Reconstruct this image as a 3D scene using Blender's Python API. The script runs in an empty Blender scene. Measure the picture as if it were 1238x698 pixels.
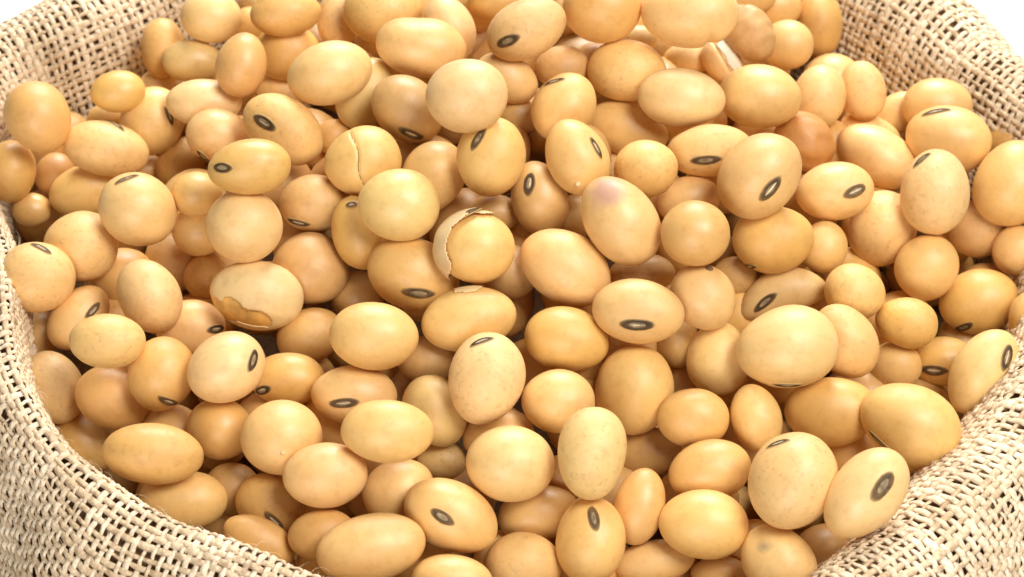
import bpy, bmesh, math, random
import numpy as np
from mathutils import Vector, Quaternion, Matrix, noise

# ---------------------------------------------------------------- scene, camera, light
S = 0.001                                    # everything below is written in millimetres
sc = bpy.context.scene
COL = sc.collection
rnd = random.Random(11)

EL = math.radians(48)
cam_d = bpy.data.cameras.new('camera')
cam_d.sensor_width = 36.0
cam_d.lens = 36.0 * 3575.0 / 1238.0
cam_d.clip_start = 0.01
cam_d.clip_end = 50.0
cam = bpy.data.objects.new('camera', cam_d)
COL.objects.link(cam)
cam.location = (0, -260 * math.cos(EL) * S, 260 * math.sin(EL) * S)
cam.rotation_euler = (math.radians(90) - EL, 0, 0)
sc.camera = cam
cam_d.dof.use_dof = True
cam_d.dof.focus_distance = 0.252
cam_d.dof.aperture_fstop = 64.0

world = bpy.data.worlds.new('World')
sc.world = world
world.use_nodes = True
bg = world.node_tree.nodes['Background']
bg.inputs['Color'].default_value = (1.0, 0.97, 0.93, 1)
bg.inputs['Strength'].default_value = 0.14

def softbox(name, loc, target, size, power, color):
    d = bpy.data.lights.new(name, 'AREA')
    if name == 'back_softbox': d.spread = math.radians(75)
    d.shape = 'SQUARE'; d.size = size * S; d.energy = power; d.color = color
    o = bpy.data.objects.new(name, d); COL.objects.link(o)
    o.location = Vector(loc) * S
    o.rotation_euler = (Vector(target) - Vector(loc)).to_track_quat('-Z', 'Y').to_euler()
    return o
softbox('key_softbox', (150, -90, 330), (0, 5, 0), 165, 2.7, (1.0, 0.96, 0.90))
softbox('front_softbox', (-60, -320, 120), (0, -20, -10), 160, 1.15, (1.0, 0.97, 0.93))
softbox('back_softbox', (40, 400, 260), (0, 190, -60), 240, 2.2, (1.0, 0.98, 0.95))

sc.view_settings.view_transform = 'Standard'
sc.view_settings.look = 'None'
sc.view_settings.gamma = 1.0
sc.view_settings.use_curve_mapping = False
sc.view_settings.exposure = -0.87
sc.render.resolution_x = 1024
sc.render.resolution_y = 577
try:
    sc.cycles.max_bounces = 10
    sc.cycles.diffuse_bounces = 6
except Exception:
    pass

# ---------------------------------------------------------------- helpers
def mesh_np(name, verts, faces, mat=None, smooth=True):
    """verts (n,3) in mm, faces (m,4) or (m,3) index array"""
    me = bpy.data.meshes.new(name)
    v = (np.asarray(verts, dtype=np.float64) * S).astype(np.float32)
    fcs = np.asarray(faces, dtype=np.int32)
    k = fcs.shape[1]
    me.vertices.add(len(v)); me.vertices.foreach_set('co', v.ravel())
    me.loops.add(fcs.size); me.loops.foreach_set('vertex_index', fcs.ravel())
    me.polygons.add(len(fcs))
    me.polygons.foreach_set('loop_start', np.arange(0, fcs.size, k, dtype=np.int32))
    me.polygons.foreach_set('loop_total', np.full(len(fcs), k, dtype=np.int32))
    me.polygons.foreach_set('use_smooth', np.full(len(fcs), smooth, dtype=bool))
    me.update(calc_edges=True); me.validate()
    if mat: me.materials.append(mat)
    return me

def link(name, me, parent=None):
    o = bpy.data.objects.new(name, me); COL.objects.link(o)
    if parent: o.parent = parent
    return o

def new_mat(name):
    m = bpy.data.materials.new(name); m.use_nodes = True
    nt = m.node_tree; p = nt.nodes['Principled BSDF']
    return m, nt, p

def N(nt, typ, **kw):
    n = nt.nodes.new(typ)
    for k, v in kw.items():
        if k.startswith('_'): setattr(n, k[1:], v)
        else: n.inputs[k.replace('__', ' ')].default_value = v
    return n

def ramp(nt, stops):
    r = nt.nodes.new('ShaderNodeValToRGB')
    while len(r.color_ramp.elements) < len(stops): r.color_ramp.elements.new(0.5)
    for e, (p, c) in zip(r.color_ramp.elements, stops):
        e.position = p; e.color = c
    return r

def mix(nt, fac, a, b, mode='MIX'):
    m = nt.nodes.new('ShaderNodeMix'); m.data_type = 'RGBA'; m.blend_type = mode
    for sock, val in ((m.inputs[0], fac), (m.inputs[6], a), (m.inputs[7], b)):
        if hasattr(val, 'links'): nt.links.new(val, sock)
        elif isinstance(val, (int, float)): sock.default_value = val
        else: sock.default_value = val
    return m.outputs[2]

# ---------------------------------------------------------------- materials
def seed_material(name, stain=None, speck=False, rough=0.42, gloss_bump=0.24, wrinkle=False):
    m, nt, p = new_mat(name); L = nt.links
    tc = N(nt, 'ShaderNodeTexCoord'); oi = N(nt, 'ShaderNodeObjectInfo')
    add = nt.nodes.new('ShaderNodeVectorMath'); add.operation = 'MULTIPLY_ADD'
    rv = nt.nodes.new('ShaderNodeCombineXYZ')
    for i in range(3): L.new(oi.outputs['Random'], rv.inputs[i])
    L.new(rv.outputs[0], add.inputs[0]); add.inputs[1].default_value = (0.37, 0.91, 0.53)
    L.new(tc.outputs['Object'], add.inputs[2])
    co = add.outputs[0]
    n1 = N(nt, 'ShaderNodeTexNoise', Scale=230.0, Detail=3.0, Roughness=0.55); L.new(co, n1.inputs['Vector'])
    n2 = N(nt, 'ShaderNodeTexNoise', Scale=1100.0, Detail=4.0, Roughness=0.65); L.new(co, n2.inputs['Vector'])
    n3 = N(nt, 'ShaderNodeTexNoise', Scale=120.0, Detail=2.0); L.new(co, n3.inputs['Vector'])
    r1 = ramp(nt, [(0.30, (0.95, 0.89, 0.80, 1)), (0.50, (1.0, 0.99, 0.97, 1)), (0.66, (1.03, 1.03, 1.05, 1))]); L.new(n1.outputs['Fac'], r1.inputs['Fac'])
    c = mix(nt, 1.0, oi.outputs['Color'], r1.outputs['Color'], 'MULTIPLY')
    r3 = ramp(nt, [(0.52, (0, 0, 0, 1)), (0.80, (0.30, 0.30, 0.30, 1))]); L.new(n3.outputs['Fac'], r3.inputs['Fac'])
    c = mix(nt, r3.outputs['Color'], c, (0.62, 0.44, 0.19, 1))           # greenish-ochre bloom
    r2 = ramp(nt, [(0.36, (0.80, 0.72, 0.62, 1)), (0.50, (1, 1, 1, 1))]); L.new(n2.outputs['Fac'], r2.inputs['Fac'])
    c = mix(nt, 0.36, c, mix(nt, 1.0, c, r2.outputs['Color'], 'MULTIPLY'))
    if speck:
        n4 = N(nt, 'ShaderNodeTexNoise', Scale=2100.0, Detail=2.0); L.new(co, n4.inputs['Vector'])
        r4 = ramp(nt, [(0.60, (0, 0, 0, 1)), (0.70, (0.3, 0.3, 0.3, 1))]); L.new(n4.outputs['Fac'], r4.inputs['Fac'])
        c = mix(nt, r4.outputs['Color'], c, (0.36, 0.20, 0.09, 1))
    if stain:
        pos, rad, colr, amt = stain
        dv = nt.nodes.new('ShaderNodeVectorMath'); dv.operation = 'DISTANCE'
        L.new(tc.outputs['Object'], dv.inputs[0]); dv.inputs[1].default_value = tuple(q * S for q in pos)
        ns = N(nt, 'ShaderNodeTexNoise', Scale=700.0, Detail=4.0); L.new(co, ns.inputs['Vector'])
        ma = nt.nodes.new('ShaderNodeMath'); ma.operation = 'MULTIPLY_ADD'
        L.new(ns.outputs['Fac'], ma.inputs[0]); ma.inputs[1].default_value = rad * S * 1.3; L.new(dv.outputs['Value'], ma.inputs[2])
        mr = N(nt, 'ShaderNodeMapRange'); L.new(ma.outputs[0], mr.inputs['Value'])
        mr.inputs['From Min'].default_value = rad * S * 1.0; mr.inputs['From Max'].default_value = rad * S * 1.75
        mr.inputs['To Min'].default_value = amt; mr.inputs['To Max'].default_value = 0.0
        c = mix(nt, mr.outputs[0], c, colr)
    L.new(c, p.inputs['Base Color'])
    mrr = N(nt, 'ShaderNodeMapRange'); L.new(n1.outputs['Fac'], mrr.inputs['Value'])
    mrr.inputs['From Min'].default_value = 0.3; mrr.inputs['From Max'].default_value = 0.7
    mrr.inputs['To Min'].default_value = rough + 0.14; mrr.inputs['To Max'].default_value = rough - 0.02
    L.new(mrr.outputs[0], p.inputs['Roughness'])
    p.inputs['IOR'].default_value = 1.45
    p.inputs['Specular IOR Level'].default_value = 0.85
    p.inputs['Subsurface Weight'].default_value = 0.14
    p.inputs['Subsurface Radius'].default_value = (1.0, 0.45, 0.15)
    p.inputs['Subsurface Scale'].default_value = 1.4 * S
    hm = nt.nodes.new('ShaderNodeMath'); hm.operation = 'MULTIPLY_ADD'
    L.new(n2.outputs['Fac'], hm.inputs[0]); hm.inputs[1].default_value = 0.35; L.new(n1.outputs['Fac'], hm.inputs[2])
    bp = N(nt, 'ShaderNodeBump', Strength=gloss_bump * (4 if wrinkle else 1), Distance=0.25 * S)
    L.new(hm.outputs[0], bp.inputs['Height']); L.new(bp.outputs[0], p.inputs['Normal'])
    return m

def plain_material(name, col, rough=0.6, nscale=1500.0, var=0.35, bump=0.15, sss=0.0):
    m, nt, p = new_mat(name); L = nt.links
    tc = N(nt, 'ShaderNodeTexCoord')
    n1 = N(nt, 'ShaderNodeTexNoise', Scale=nscale, Detail=4.0); L.new(tc.outputs['Object'], n1.inputs['Vector'])
    r = ramp(nt, [(0.3, tuple(q * (1 - var) for q in col) + (1,)), (0.7, tuple(min(1, q * (1 + var)) for q in col) + (1,))])
    L.new(n1.outputs['Fac'], r.inputs['Fac']); L.new(r.outputs['Color'], p.inputs['Base Color'])
    p.inputs['Roughness'].default_value = rough
    p.inputs['Specular IOR Level'].default_value = 0.3
    if sss:
        p.inputs['Subsurface Weight'].default_value = sss
        p.inputs['Subsurface Scale'].default_value = S
    bp = N(nt, 'ShaderNodeBump', Strength=bump, Distance=0.1 * S)
    L.new(n1.outputs['Fac'], bp.inputs['Height']); L.new(bp.outputs[0], p.inputs['Normal'])
    return m

M_SEED = seed_material('seed_coat')
M_WRINK = seed_material('wrinkled_seed_coat', rough=0.5, gloss_bump=0.2, wrinkle=True)
M_SPECK = seed_material('speckled_seed_coat', speck=True)
M_SCUFF = seed_material('scuffed_seed_coat', speck=True, rough=0.50, gloss_bump=0.6)
M_RING = plain_material('hilum_ring', (0.080, 0.050, 0.022), 0.6, 1800.0, 0.45, 0.4)
nt_r = M_RING.node_tree; p_r = nt_r.nodes['Principled BSDF']          # the ring's edge runs out into the colour of its bean
src = p_r.inputs['Base Color'].links[0].from_socket
at = N(nt_r, 'ShaderNodeAttribute'); at.attribute_name = 'edge'; oi_r = N(nt_r, 'ShaderNodeObjectInfo')
rvar = ramp(nt_r, [(0.0, (0.75, 0.72, 0.70, 1)), (1.0, (1.55, 1.45, 1.30, 1))]); nt_r.links.new(oi_r.outputs['Random'], rvar.inputs['Fac'])
nt_r.links.new(mix(nt_r, at.outputs['Fac'], mix(nt_r, 1.0, src, rvar.outputs['Color'], 'MULTIPLY'), oi_r.outputs['Color']), p_r.inputs['Base Color'])
M_STRIPE = plain_material('hilum_stripe', (0.27, 0.195, 0.105), 0.6, 2200.0, 0.5, 0.4)
M_SLIT = plain_material('hilum_slit', (0.66, 0.54, 0.36), 0.5)
M_SEAM = plain_material('dark_seam', (0.17, 0.10, 0.045), 0.7)
M_FLESH = plain_material('bare_cotyledon', (0.72, 0.41, 0.11), 0.6, 650.0, 0.32, 0.9, 0.15)
M_PAPER = plain_material('papery_coat', (0.78, 0.56, 0.30), 0.5, 500.0, 0.15, 0.3, 0.1)
M_PALE = plain_material('pale_fragment', (0.80, 0.72, 0.55), 0.5, 900.0, 0.1, 0.2)

def fibre_material(name, col):
    m, nt, p = new_mat(name); L = nt.links
    tc = N(nt, 'ShaderNodeTexCoord')
    n1 = N(nt, 'ShaderNodeTexNoise', Scale=260.0, Detail=3.0); L.new(tc.outputs['Object'], n1.inputs['Vector'])
    n2 = N(nt, 'ShaderNodeTexNoise', Scale=2600.0, Detail=3.0, Roughness=0.7); L.new(tc.outputs['Object'], n2.inputs['Vector'])
    r1 = ramp(nt, [(0.3, tuple(q * k for q, k in zip(col, (0.80, 0.74, 0.66))) + (1,)), (0.7, tuple(min(1, q * 1.12) for q in col) + (1,))])
    L.new(n1.outputs['Fac'], r1.inputs['Fac'])
    r2 = ramp(nt, [(0.3, (0.62, 0.55, 0.47, 1)), (0.6, (1.08, 1.08, 1.08, 1))]); L.new(n2.outputs['Fac'], r2.inputs['Fac'])
    c = mix(nt, 0.8, r1.outputs['Color'], mix(nt, 1.0, r1.outputs['Color'], r2.outputs['Color'], 'MULTIPLY'))
    n3 = N(nt, 'ShaderNodeTexNoise', Scale=900.0, Detail=2.0); L.new(tc.outputs['Object'], n3.inputs['Vector'])
    r3 = ramp(nt, [(0.58, (0, 0, 0, 1)), (0.70, (0.65, 0.65, 0.65, 1))]); L.new(n3.outputs['Fac'], r3.inputs['Fac'])
    c = mix(nt, r3.outputs['Color'], c, (0.36, 0.22, 0.12, 1))
    L.new(c, p.inputs['Base Color']); p.inputs['Roughness'].default_value = 0.85
    p.inputs['Specular IOR Level'].default_value = 0.25
    bp = N(nt, 'ShaderNodeBump', Strength=0.7, Distance=0.12 * S)
    L.new(n2.outputs['Fac'], bp.inputs['Height']); L.new(bp.outputs[0], p.inputs['Normal'])
    return m
M_WARP = fibre_material('jute_warp', (0.88, 0.76, 0.585))
M_WEFT = fibre_material('jute_weft', (0.75, 0.60, 0.42))
M_LINING = fibre_material('jute_inner_layer_shaded', (0.30, 0.18, 0.09))  # darker than the threads: shade in the weave holes put into its colour

# ---------------------------------------------------------------- white surface under the sack
m_tab, nt_t, p_t = new_mat('white_surface')
tc = N(nt_t, 'ShaderNodeTexCoord'); nz = N(nt_t, 'ShaderNodeTexNoise', Scale=14.0, Detail=5.0)
nt_t.links.new(tc.outputs['Object'], nz.inputs['Vector'])
rr = ramp(nt_t, [(0.3, (0.86, 0.86, 0.86, 1)), (0.7, (0.90, 0.90, 0.90, 1))])
nt_t.links.new(nz.outputs['Fac'], rr.inputs['Fac']); nt_t.links.new(rr.outputs['Color'], p_t.inputs['Base Color'])
p_t.inputs['Roughness'].default_value = 0.6
FLOOR = -48.0
g = 1600.0
tab = link('table_surface', mesh_np('table_surface', [(-g, -g, FLOOR), (g, -g, FLOOR), (g, g, FLOOR), (-g, g, FLOOR)], [(0, 1, 2, 3)], m_tab, False))
tab['kind'] = 'structure'
tab['label'] = 'plain white tabletop under the sack'

# ---------------------------------------------------------------- burlap sack
RIM = [(-45.0, 4.9), (-43.9, -2.0), (-42.2, -9.8), (-38.1, -16.8), (-31.8, -22.8), (-24.2, -27.4), (-15.6, -31.7), (-6.5, -35.5), (4.7, -37.9), (15.9, -36.6), (25.3, -33.4), (31.6, -28.6), (37.0, -23.4), (42.2, -16.9), (46.5, -9.6), (50.0, 0.9), (51.7, 12.0), (51.5, 21.6), (47.9, 26.9), (41.3, 35.1), (34.0, 42.8), (21.4, 50.2), (2.6, 54.6), (-18.1, 52.0), (-31.6, 44.9), (-42.4, 35.8), (-48.7, 31.6), (-52.3, 26.0), (-51.9, 18.9), (-48.2, 11.5)]
# how far the inner face of the cuff leans in towards the beans at each of those points
LEAN = [.35, .3, .3, .3, .3, .3, .3, .35, .5, .7, 1.2, 1.5, 1.7, 1.7, 1.5, 1.3, 1.2, 1.1, 1.2, 1.3, 1.3, 1.2, 1.1, 1.1, 1.2, 1.2, 1.2, 1.0, .8, .5]
def catmull(P, n_per=40):
    P = np.asarray(P, float); n = len(P); out = []
    for i in range(n):
        p0, p1, p2, p3 = P[(i - 1) % n], P[i], P[(i + 1) % n], P[(i + 2) % n]
        t = np.linspace(0, 1, n_per, endpoint=False)[:, None]
        out.append(0.5 * ((2 * p1) + (-p0 + p2) * t + (2 * p0 - 5 * p1 + 4 * p2 - p3) * t**2 + (-p0 + 3 * p1 - 3 * p2 + p3) * t**3))
    return np.vstack(out)
dense = catmull([(x, y, l) for (x, y), l in zip(RIM, LEAN)])
seg = np.linalg.norm(np.diff(np.vstack([dense, dense[:1]])[:, :2], axis=0), axis=1)
arc = np.concatenate([[0], np.cumsum(seg)]); PERIM = arc[-1]
dense_c = np.vstack([dense, dense[:1]])
def rim_at(s):
    s = np.mod(s, PERIM)
    P = np.stack([np.interp(s, arc, dense_c[:, k]) for k in range(3)], -1)
    Q = np.stack([np.interp(np.mod(s + 2.5, PERIM), arc, dense_c[:, k]) for k in range(3)], -1)
    R = np.stack([np.interp(np.mod(s - 2.5, PERIM), arc, dense_c[:, k]) for k in range(3)], -1)
    T = (Q - R)[..., :2]; T /= np.linalg.norm(T, axis=-1, keepdims=True)
    return P[..., :2], np.stack([T[..., 1], -T[..., 0]], -1), P[..., 2]
# cross-section of the folded cuff: (outward, up), from deep inside over the crest to the table
PROF_C = [(-4.8, -21), (-4.6, -12), (-3.9, -6.5), (-2.6, -2.4), (-1.2, -0.6), (0.4, 0.0), (2.2, -0.7), (4.2, -2.8), (6.2, -6.4), (8.4, -11), (11, -18), (13.5, -27), (14.6, -37), (14.0, FLOOR + 0.4)]
PC = np.array(PROF_C, float)
def open_spline(P, n_per=30):
    P = np.vstack([2 * P[0] - P[1], P, 2 * P[-1] - P[-2]]); out = []
    for i in range(1, len(P) - 2):
        p0, p1, p2, p3 = P[i - 1], P[i], P[i + 1], P[i + 2]
        t = np.linspace(0, 1, n_per, endpoint=False)[:, None]
        out.append(0.5 * ((2 * p1) + (-p0 + p2) * t + (2 * p0 - 5 * p1 + 4 * p2 - p3) * t**2 + (-p0 + 3 * p1 - 3 * p2 + p3) * t**3))
    out.append(P[-2][None]); return np.vstack(out)
pd = open_spline(PC); pl = np.concatenate([[0], np.cumsum(np.linalg.norm(np.diff(pd, axis=0), axis=1))]); PLEN = pl[-1]
def surf(s, v):
    """point of the cloth at rim length s and profile length v (broadcast arrays)"""
    s, v = np.broadcast_arrays(s, v)
    P, Nn, lean = rim_at(s)
    o = np.interp(v, pl, pd[:, 0]); h = np.interp(v, pl, pd[:, 1])
    o = np.where(o < 0, o * lean, o)
    out = np.clip((o - 1.0) / 8.0, 0, 1)
    k = 2 * math.pi / PERIM
    o = o + out * (1.5 * np.sin(9 * k * s + 1.1) + 1.0 * np.sin(17 * k * s + 0.05 * v + 2.0))
    h = h + 0.55 * np.sin(7 * k * s + 0.6) * np.clip((h + 14) / 14, 0, 1) + 0.3 * np.sin(23 * k * s)
    return np.stack([P[..., 0] + Nn[..., 0] * o, P[..., 1] + Nn[..., 1] * o, np.maximum(h, FLOOR + 0.3)], -1)
def surf_n(s, v):
    e = 0.35
    a = surf(s + e, v) - surf(s - e, v); b = surf(s, v + e) - surf(s, np.maximum(v - e, 0))
    n = np.cross(b, a); return n / (np.linalg.norm(n, axis=-1, keepdims=True) + 1e-9)
PITCH = 0.79
NW = int(PERIM / PITCH) // 2 * 2; NF = int(PLEN / PITCH)
rg = np.random.default_rng(5)
ju = rg.normal(0, 0.065, NW); jv = rg.normal(0, 0.065, NF)
wu = np.clip(rg.normal(1, 0.15, NW), 0.55, 1.5); wv = np.clip(rg.normal(1, 0.16, NF), 0.55, 1.5)
def smooth_noise(n, step, amp, closed=False):
    k = max(4, n // step); c = rg.normal(0, amp, k + 1)
    if closed: c[-1] = c[0]
    return np.interp(np.linspace(0, k, n), np.arange(k + 1), c)
def tube_grid(C, side, nor, hw, ht, closed, K=5):
    """C, side, nor (T,n,3): centre lines of T threads; hw, ht (T,n) half width and thickness"""
    T, n, _ = C.shape
    a = np.arange(K) * 2 * math.pi / K + math.pi / K
    V = C[:, :, None, :] + side[:, :, None, :] * (np.cos(a)[None, None, :, None] * hw[:, :, None, None]) + nor[:, :, None, :] * (np.sin(a)[None, None, :, None] * ht[:, :, None, None])
    idx = np.arange(T * n * K).reshape(T, n, K)
    A = idx if closed else idx[:, :-1]
    Bn = np.roll(idx, -1, axis=1) if closed else idx[:, 1:]
    f = np.stack([A, np.roll(A, -1, axis=2), np.roll(Bn, -1, axis=2), Bn], -1).reshape(-1, 4)
    return V.reshape(-1, 3), f
AMP = 0.13
def build_weave():
    # threads running over the rim
    nv = NF * 2
    v = (np.arange(nv) * 0.5 + 0.25) * PITCH
    s = (np.arange(NW) + ju)[:, None] * (PERIM / NW) + np.stack([smooth_noise(nv, 10, 0.09) for _ in range(NW)])
    vv = np.broadcast_to(v[None], s.shape)
    C = surf(s, vv); nor = surf_n(s, vv)
    # reference grid spacing grows where the cloth flares: keep the thread width in step
    d = np.gradient(C, axis=1); d /= np.linalg.norm(d, axis=-1, keepdims=True) + 1e-9
    side = np.cross(nor, d)
    ph = np.cos(math.pi * (np.arange(nv)[None] * 0.5 - 0.5 + 0.5 + np.arange(NW)[:, None]))
    C = C + nor * (AMP * ph)[..., None]
    hw = 0.295 * wu[:, None] * (1 + np.stack([smooth_noise(nv, 5, 0.17) for _ in range(NW)]))
    V1, F1 = tube_grid(C, side, nor, hw, hw * 0.52, False)
    # threads running along the rim
    nu = NW * 2
    s2 = (np.arange(nu) * 0.5) * (PERIM / NW)
    v2 = (np.arange(NF) + jv)[:, None] * PITCH + np.stack([smooth_noise(nu, 14, 0.10, True) for _ in range(NF)])
    v2 = np.clip(v2, 0.05, PLEN)
    ss = np.broadcast_to(s2[None], v2.shape)
    C = surf(ss, v2); nor = surf_n(ss, v2)
    d = np.roll(C, -1, axis=1) - np.roll(C, 1, axis=1); d /= np.linalg.norm(d, axis=-1, keepdims=True) + 1e-9
    side = np.cross(nor, d)
    ph = -np.cos(math.pi * (np.arange(nu)[None] * 0.5 + np.arange(NF)[:, None]))
    C = C + nor * (AMP * ph)[..., None]
    hw = 0.285 * wv[:, None] * (1 + np.stack([smooth_noise(nu, 5, 0.17, True) for _ in range(NF)]))
    V2, F2 = tube_grid(C, side, nor, hw, hw * 0.52, True)
    return (V1, F1), (V2, F2)
sack = bpy.data.objects.new('burlap_sack', None); COL.objects.link(sack)
sack.location = (0, 0, FLOOR * S); sack.empty_display_size = 0.01
sack['label'] = 'open natural burlap sack with a rolled rim, filled with soybeans'
sack['category'] = 'sack'
off = np.array([0, 0, FLOOR])
(V1, F1), (V2, F2) = build_weave()
o = link('cross_threads', mesh_np('cross_threads', V1 - off, F1, M_WARP), sack); o['kind'] = 'stuff'
o = link('rim_threads', mesh_np('rim_threads', V2 - off, F2, M_WEFT), sack); o['kind'] = 'stuff'
# second layer of cloth behind the visible weave, coloured dark for shaded holes, closed below
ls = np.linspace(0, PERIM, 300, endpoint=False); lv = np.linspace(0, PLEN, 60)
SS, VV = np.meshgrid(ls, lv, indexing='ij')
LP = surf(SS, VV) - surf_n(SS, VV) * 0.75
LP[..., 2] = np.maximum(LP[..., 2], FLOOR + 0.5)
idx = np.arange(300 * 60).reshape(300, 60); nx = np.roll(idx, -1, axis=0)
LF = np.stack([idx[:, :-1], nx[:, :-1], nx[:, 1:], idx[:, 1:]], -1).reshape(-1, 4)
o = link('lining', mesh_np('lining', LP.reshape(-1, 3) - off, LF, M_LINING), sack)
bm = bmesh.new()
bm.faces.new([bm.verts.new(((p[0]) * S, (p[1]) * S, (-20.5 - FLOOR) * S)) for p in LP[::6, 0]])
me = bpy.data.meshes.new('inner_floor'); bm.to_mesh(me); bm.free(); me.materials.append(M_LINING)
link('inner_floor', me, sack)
# loose fibres standing off the cloth
def build_fuzz(n=4500):
    V, Fc = [], []
    for i in range(n):
        s0 = rnd.uniform(0, PERIM); v0 = rnd.uniform(6, PLEN * 0.66)
        p = surf(np.array(s0), np.array(v0)); nn = surf_n(np.array(s0), np.array(v0))
        t = np.array([rnd.gauss(0, 1) for _ in range(3)]); t -= nn * t.dot(nn); t /= np.linalg.norm(t)
        t2 = np.cross(nn, t); ln = rnd.uniform(0.5, 1.7); cu = rnd.uniform(-1.2, 1.2); up = rnd.uniform(0.1, 0.75); r = rnd.uniform(0.015, 0.03)
        base = len(V)
        for k in range(5):
            a = k / 4
            c = p + nn * (0.2 + up * ln * math.sin(a * 2.2) * 0.6) + t * ln * a + t2 * ln * cu * a * a * 0.5
            for q in range(3):
                an = q * 2.094
                V.append(c + (nn * math.cos(an) + t2 * math.sin(an)) * r * (1 - 0.6 * a))
        for k in range(4):
            for q in range(3):
                Fc.append((base + k * 3 + q, base + k * 3 + (q + 1) % 3, base + k * 3 + 3 + (q + 1) % 3, base + k * 3 + 3 + q))
    return np.array(V), np.array(Fc)
V, Fc = build_fuzz()
o = link('loose_fibres', mesh_np('loose_fibres', V - off, Fc, M_WARP), sack); o['kind'] = 'stuff'
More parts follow.
